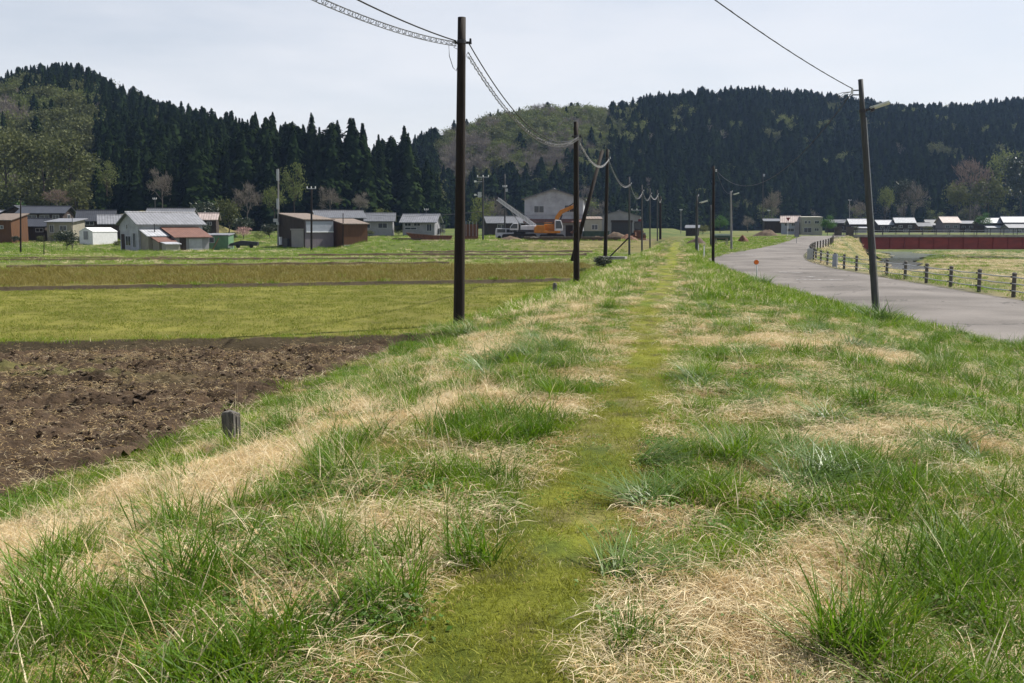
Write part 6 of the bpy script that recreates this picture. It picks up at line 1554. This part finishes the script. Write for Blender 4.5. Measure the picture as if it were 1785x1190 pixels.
# crawler crane
p = site(905, 417, 161)
cr = thing('crawler_crane', 'white crawler crane with its boom slanting up to the left', 'crane', p, R(2))
for sgn in (-1, 1):
    pr = [(math.cos(2 * PI * k / 16) * 0.45 + (2.3 if math.cos(2 * PI * k / 16) > 0 else -2.3), 0.45 + math.sin(2 * PI * k / 16) * 0.45) for k in range(16)]
    o = MB().prism(pr, sgn * 1.2 - 0.32, sgn * 1.2 + 0.32).build('track', M['rubber'], cr)
    for x_ in (-2, -1.2, -0.4, 0.4, 1.2, 2): MB().tube([(x_, sgn * 1.2 - 0.34, 0.42), (x_, sgn * 1.2 + 0.34, 0.42)], 0.2, 8).build('roller', M['dark_steel'], o)
MB().tube([(0, 0, 0.8), (0, 0, 1.15)], 0.9, 16).build('slew_ring', M['dark_steel'], cr)
bevel(MB().box((0.7, 0, 1.35), (4.4, 2.5, 0.4)).build('platform', M['dark_steel'], cr), 0.04)
bevel(MB().box((1.5, 0, 1.85), (2.5, 2.3, 0.75)).build('engine_cover', M['crane_white'], cr), 0.06)
cb = MB().prism([(-1.5, 1.2), (-0.2, 1.2), (-0.2, 2.6), (-1.0, 2.6), (-1.5, 2.0)], -1.25, -0.25); bevel(cb.build('cab', M['crane_white'], cr), 0.05)
MB().prism([(-1.42, 1.75), (-0.32, 1.75), (-0.32, 2.5), (-0.97, 2.5), (-1.42, 2.02)], -1.27, -0.23).build('window', M['glass'], cr)
A, B = Vector((2.6, 0.35, 2.1)), Vector((-3.5, 0.35, 6.5)); dv = (B - A).normalized(); nv = Vector((-dv.z, 0, dv.x)); nv = nv if nv.z > 0 else -nv
for sy in (-0.33, 0.33):
    for sn in (-0.28, 0.28): MB().bar(A + Vector((0, sy, 0)) + nv * sn, B + Vector((0, sy, 0)) + nv * sn * 0.8, 0.11).build('boom_chord', M['crane_white'], cr)
MB().bar(A, B, 0.5, 0.42).build('boom_section', M['steel'], cr)
lc = MB(); nseg = 12
for k in range(nseg):
    a, b = A.lerp(B, k / nseg), A.lerp(B, (k + 1) / nseg)
    for sy in (-0.33, 0.33): lc.bar(a + Vector((0, sy, 0)) - nv * 0.26, b + Vector((0, sy, 0)) + nv * 0.26, 0.06)
    lc.bar(a + Vector((0, -0.33, 0)) + nv * 0.26, b + Vector((0, 0.33, 0)) + nv * 0.26, 0.06)
o = lc.build('boom_lacing', M['crane_white'], cr); o['kind'] = 'stuff'
bevel(MB().box(B + Vector((-0.1, 0, 0.05)), (0.5, 0.5, 0.5)).build('boom_head', M['dark_steel'], cr), 0.03)
MB().tube([B + Vector((-0.25, 0, 0)), B + Vector((-0.27, 0, -1.0))], 0.03, 5).build('hoist_rope', M['dark_steel'], cr)
MB().tube([B + Vector((-0.27, -0.12, -1.1)), B + Vector((-0.27, 0.12, -1.1))], 0.18, 10).build('hook_block', M['dark_steel'], cr)
MB().tube([A + Vector((0.4, 0, 0.6)), A.lerp(B, 0.75) + nv * 0.3], 0.03, 5).build('stay_rope', M['dark_steel'], cr)
MB().tube([Vector((0.3, 0.35, 2.2)), A.lerp(B, 0.62) - nv * 0.3], 0.07, 6).build('boom_cylinder', M['steel'], cr)
# small loader on the right of the site
p = site(1113, 415, 157)
ld = thing('wheel_loader', 'small dark loader with a cab facing the camera, right of the site', 'loader', p, R(-6))
for x_ in (-0.85, 0.85):
    for y_ in (-0.9, 0.9): MB().tube([(x_ - 0.2, y_, 0.55), (x_ + 0.2, y_, 0.55)], 0.55, 14).build('wheel', M['rubber'], ld)
bevel(MB().box((0, 0.3, 1.05), (1.5, 2.9, 0.8)).build('body', M['rust'], ld), 0.06)
bevel(MB().box((0, 0.2, 2.1), (1.35, 1.3, 1.35)).build('cab', M['dark_steel'], ld), 0.05)
MB().box((0, -0.47, 2.15), (1.15, 0.04, 1.0)).build('windscreen', M['glass'], ld)
for x_ in (-0.69, 0.69): MB().box((x_, 0.2, 2.2), (0.04, 1.0, 0.9)).build('window', M['glass'], ld)
MB().box((0, 0.2, 2.82), (1.5, 1.45, 0.08)).build('cab_roof', M['dark_steel'], ld)
MB().tube([(0.2, 0.2, 2.86), (0.2, 0.2, 3.2)], 0.3, 10).build('beacon', M['sign_red'], ld)
for x_ in (-0.45, 0.45): MB().bar((x_, -0.9, 1.3), (x_, -2.0, 0.5), 0.14, 0.22).build('lift_arm', M['rust'], ld)
MB().prism([(-0.1, 0.0), (0.5, 0.05), (0.55, 0.75), (0.4, 0.8), (0.25, 0.2), (-0.1, 0.12)], -1.1, 1.1).build('bucket', M['rust'], ld, (0, -2.1, 0)).rotation_euler = (0, 0, R(90))
# stack of rusty sheet piles with upright bars
p = site(813, 417, 152)
t = thing('sheet_pile_stack', 'upright row of rusty steel sheets right behind the tallest pole', 'steel stack', p, R(2))
sh0 = None
for k in range(9):
    if sh0 is None: sh0 = MB().prism([(-0.2, 0), (0.2, 0), (0.2, 2.2), (-0.2, 2.2)], -0.05, 0.05).build('steel_sheet', M['rust'], t); o = sh0
    else: o = sh0.copy(); COL.objects.link(o); o.parent = t
    o.location = (-1.4 + 0.4 * k * 0.94, 0.05 * (k % 2), 0.15 + 0.05 * random.random())
b0 = None
for k in range(13):
    if b0 is None: b0 = MB().tube([(0, -0.2, 0), (0, -0.2, 2.9)], 0.035, 5).build('upright_bar', M['steel'], t); o = b0
    else: o = b0.copy(); COL.objects.link(o); o.parent = t
    o.location = (-4.6 + 0.27 * k if k < 6 else -1.6 + 0.52 * (k - 6), 0, 0.1 * random.random() - (0.6 if k < 6 else 0.1))
MB().box((0.1, -0.4, 0.3), (3.4, 0.5, 0.6)).build('base_frame', M['rust'], t)
# wedge of rusty plate lying left of it
p = site(745, 419, 152)
t = thing('steel_barge', 'low boat-shaped rusty steel hull lying left of the tallest pole', 'steel hull', p)
MB().prism([(-3.2, 1.15), (-2.2, 0.1), (3.6, 0.1), (3.8, 0.7), (1.0, 0.72), (-2.4, 1.05)], -0.9, 0.9).build('hull', M['rust'], t)
MB().bar((-3.0, -0.95, 1.08), (1.0, -0.95, 0.74), 0.06, 0.08).build('rim', M['tan_roof'], t)
t = thing('plank_pile', 'flat pile of dark planks left of the rusty hull', 'plank pile', site(705, 420, 150))
for k in range(4): MB().box((0.2 * k, 0.3 * k, 0.08 + 0.16 * (k % 2)), (4.0, 0.28, 0.14), 0.04 * k).build('plank', M['timber'], t)
# long timbers along the top of the bank
for (u0, u1, v_, lab) in [(912, 1000, 421, 'long dark timber beam on the bank below the excavator'), (1000, 1082, 421.5, 'long dark timber beam on the bank right of the second pole')]:
    a, b = px(u0, v_, 146), px(u1, v_, 146.5); za = g1(a.x, a.y)
    t = thing('timber_beam', lab, 'timber beam', (a.x, a.y, za))
    L = b.x - a.x
    MB().box((L / 2, 0, 0.25), (L - 0.1, 0.3, 0.46)).build('beam', M['timber'], t)
    MB().box((L / 2, 0.1, 0.56), (L * 0.97, 0.25, 0.1)).build('top_plank', M['tan_roof'], t)
    for k in range(6): MB().bar((0.3 + k * L / 6, -0.2, -0.5), (0.3 + k * L / 6, -0.2, 0.5), 0.12).build('stake', M['timber'], t)
def heap(u, v, Y_, w, d, h, m, lab, name='earth_heap', seed=0):
    p = site(u, v, Y_); gxh, gyh = np.meshgrid(np.linspace(-1, 1, 22), np.linspace(-1, 1, 14)); rr = np.sqrt(gxh ** 2 + gyh ** 2)
    z_ = h * np.clip(1 - rr ** 1.6, 0, 1) * (0.55 + 0.9 * fbm(gxh * 3 + seed, gyh * 3, seed + 5)) - 0.12
    o = link(name, np_mesh(name, np.stack([gxh.ravel() * w / 2, gyh.ravel() * d / 2, z_.ravel()], 1), grid_faces(22, 14), m), None, p); return tag(o, lab, 'heap')
heap(1075, 416, 154, 5.5, 3, 1.3, M['earth'], 'brown earth heap behind the third pole on the site', seed=1)
heap(1045, 416, 152, 3.5, 2.4, 0.8, M['earth'], 'small brown earth heap right of the excavator bucket', seed=4)
heap(1095, 418, 150, 3.5, 2.4, 0.9, M['rust'], 'reddish rubble heap left of the loader', 'rubble_heap', seed=7)
heap(930, 418, 150, 4.2, 2.0, 0.6, M['concrete'], 'pale rubble along the excavator tracks', 'rubble_heap', seed=9)
heap(890, 418, 153, 4.5, 2.4, 0.7, M['earth'], 'dark spoil at the foot of the crane tracks', seed=12)
heap(1335, 407, 165, 4.5, 3, 1.1, M['earth'], 'dry brown brush heap on the grass left of the bend', 'brush_heap', seed=15)
heap(1213, 425, 96, 2.2, 1.6, 0.75, M['timber'], 'dark rusty heap at the left lamp pole', 'scrap_heap', seed=18)
heap(1295, 419, 118, 1.5, 1.2, 0.9, M['rust'], 'small rusty brown heap beside the road right of the lamp pole', 'scrap_heap', seed=21)
p = site(1032, 410, 164); t = thing('skip_container', 'dark green sheet container left of the third pole', 'container', p, R(3))
bevel(MB().box((0.6, 0, 0.65), (4.2, 1.8, 1.3)).build('body', M['dk_green'], t), 0.04); MB().box((0.6, -0.93, 1.27), (4.3, 0.08, 0.1)).build('rim', M['dk_green'], t)
for k in range(6): MB().box((-1.3 + 0.75 * k, -0.92, 0.62), (0.08, 0.06, 1.15)).build('rib', M['dk_green'], t)
p = site(1257, 427, 100); t = thing('timber_frame', 'low weathered wooden rack in the grass right of the slim dark pole', 'wooden rack', p)
for x_ in (-0.55, 0.55):
    for y_ in (-0.3, 0.3): MB().bar((x_, y_, -0.2), (x_, y_, 0.62), 0.07).build('leg', M['w_beige'], t)
MB().box((0, 0, 0.64), (1.3, 0.75, 0.05)).build('top', M['timber'], t); MB().bar((-0.55, -0.3, 0.3), (0.55, -0.3, 0.3), 0.05).build('crossbar', M['w_beige'], t)
p = site(1257, 420, 118); t = thing('water_tank', 'dark low tank lying in the grass right of the slim dark pole', 'tank', p)
MB().tube([(-1.0, 0, 0.5), (1.0, 0, 0.5)], 0.42, 14).build('drum', M['dk_green'], t)
for x_ in (-0.6, 0.6): MB().box((x_, 0, 0.04), (0.15, 0.8, 0.2)).build('cradle', M['timber'], t)
# concrete culvert slab beside the trail
p = px(1068, 463, 55.5); p.z = g1(p.x, p.y) + 0.12
t = thing('culvert_slab', 'pale concrete culvert slab in the bank below the third pole', 'slab', p, R(-20))
MB().box((0, 0, 0.22), (1.5, 0.5, 0.16)).build('slab', M['concrete'], t); MB().box((-0.62, 0, -0.1), (0.24, 0.46, 0.5)).build('support', M['dark_conc'], t); MB().box((0.62, 0, -0.1), (0.24, 0.46, 0.5)).build('support', M['dark_conc'], t)
for (u_, v_, Y_, s_, lab) in [(1052, 478, 48.5, 0.55, 'small dark bush in the ditch right of the second pole'), (1043, 466, 55, 0.4, 'small dark bush at the left end of the culvert slab'), (1016, 484, 45, 0.25, 'tiny pale shrub beside the second pole foot')]:
    p = base_pt(u_, v_, Y_); tr, crn = DEC['evergreen' if s_ > 0.3 else 'olive'][0]; s_ *= 0.12
    place_tree('shrub', lab, 'shrub', None, (p.x, p.y, p.z - 0.05), (s_ * 1.6, s_ * 1.6, s_), random.uniform(0, 6), tr, crn)

# ------------------------------------------------------------------ air
hz = MB().box((175, 490, 66.0), (2200, 1240, 144.0)); 
m, n, l, out = new_mat('haze_air')
v_ = n.new('ShaderNodeVolumePrincipled'); v_.inputs['Color'].default_value = (0.42, 0.62, 1.0, 1); v_.inputs['Density'].default_value = 0.00009; v_.inputs['Anisotropy'].default_value = 0.2
l.new(v_.outputs['Volume'], out.inputs['Volume'])
o = hz.build('haze', m); o['kind'] = 'stuff'; o.display_type = 'WIRE'
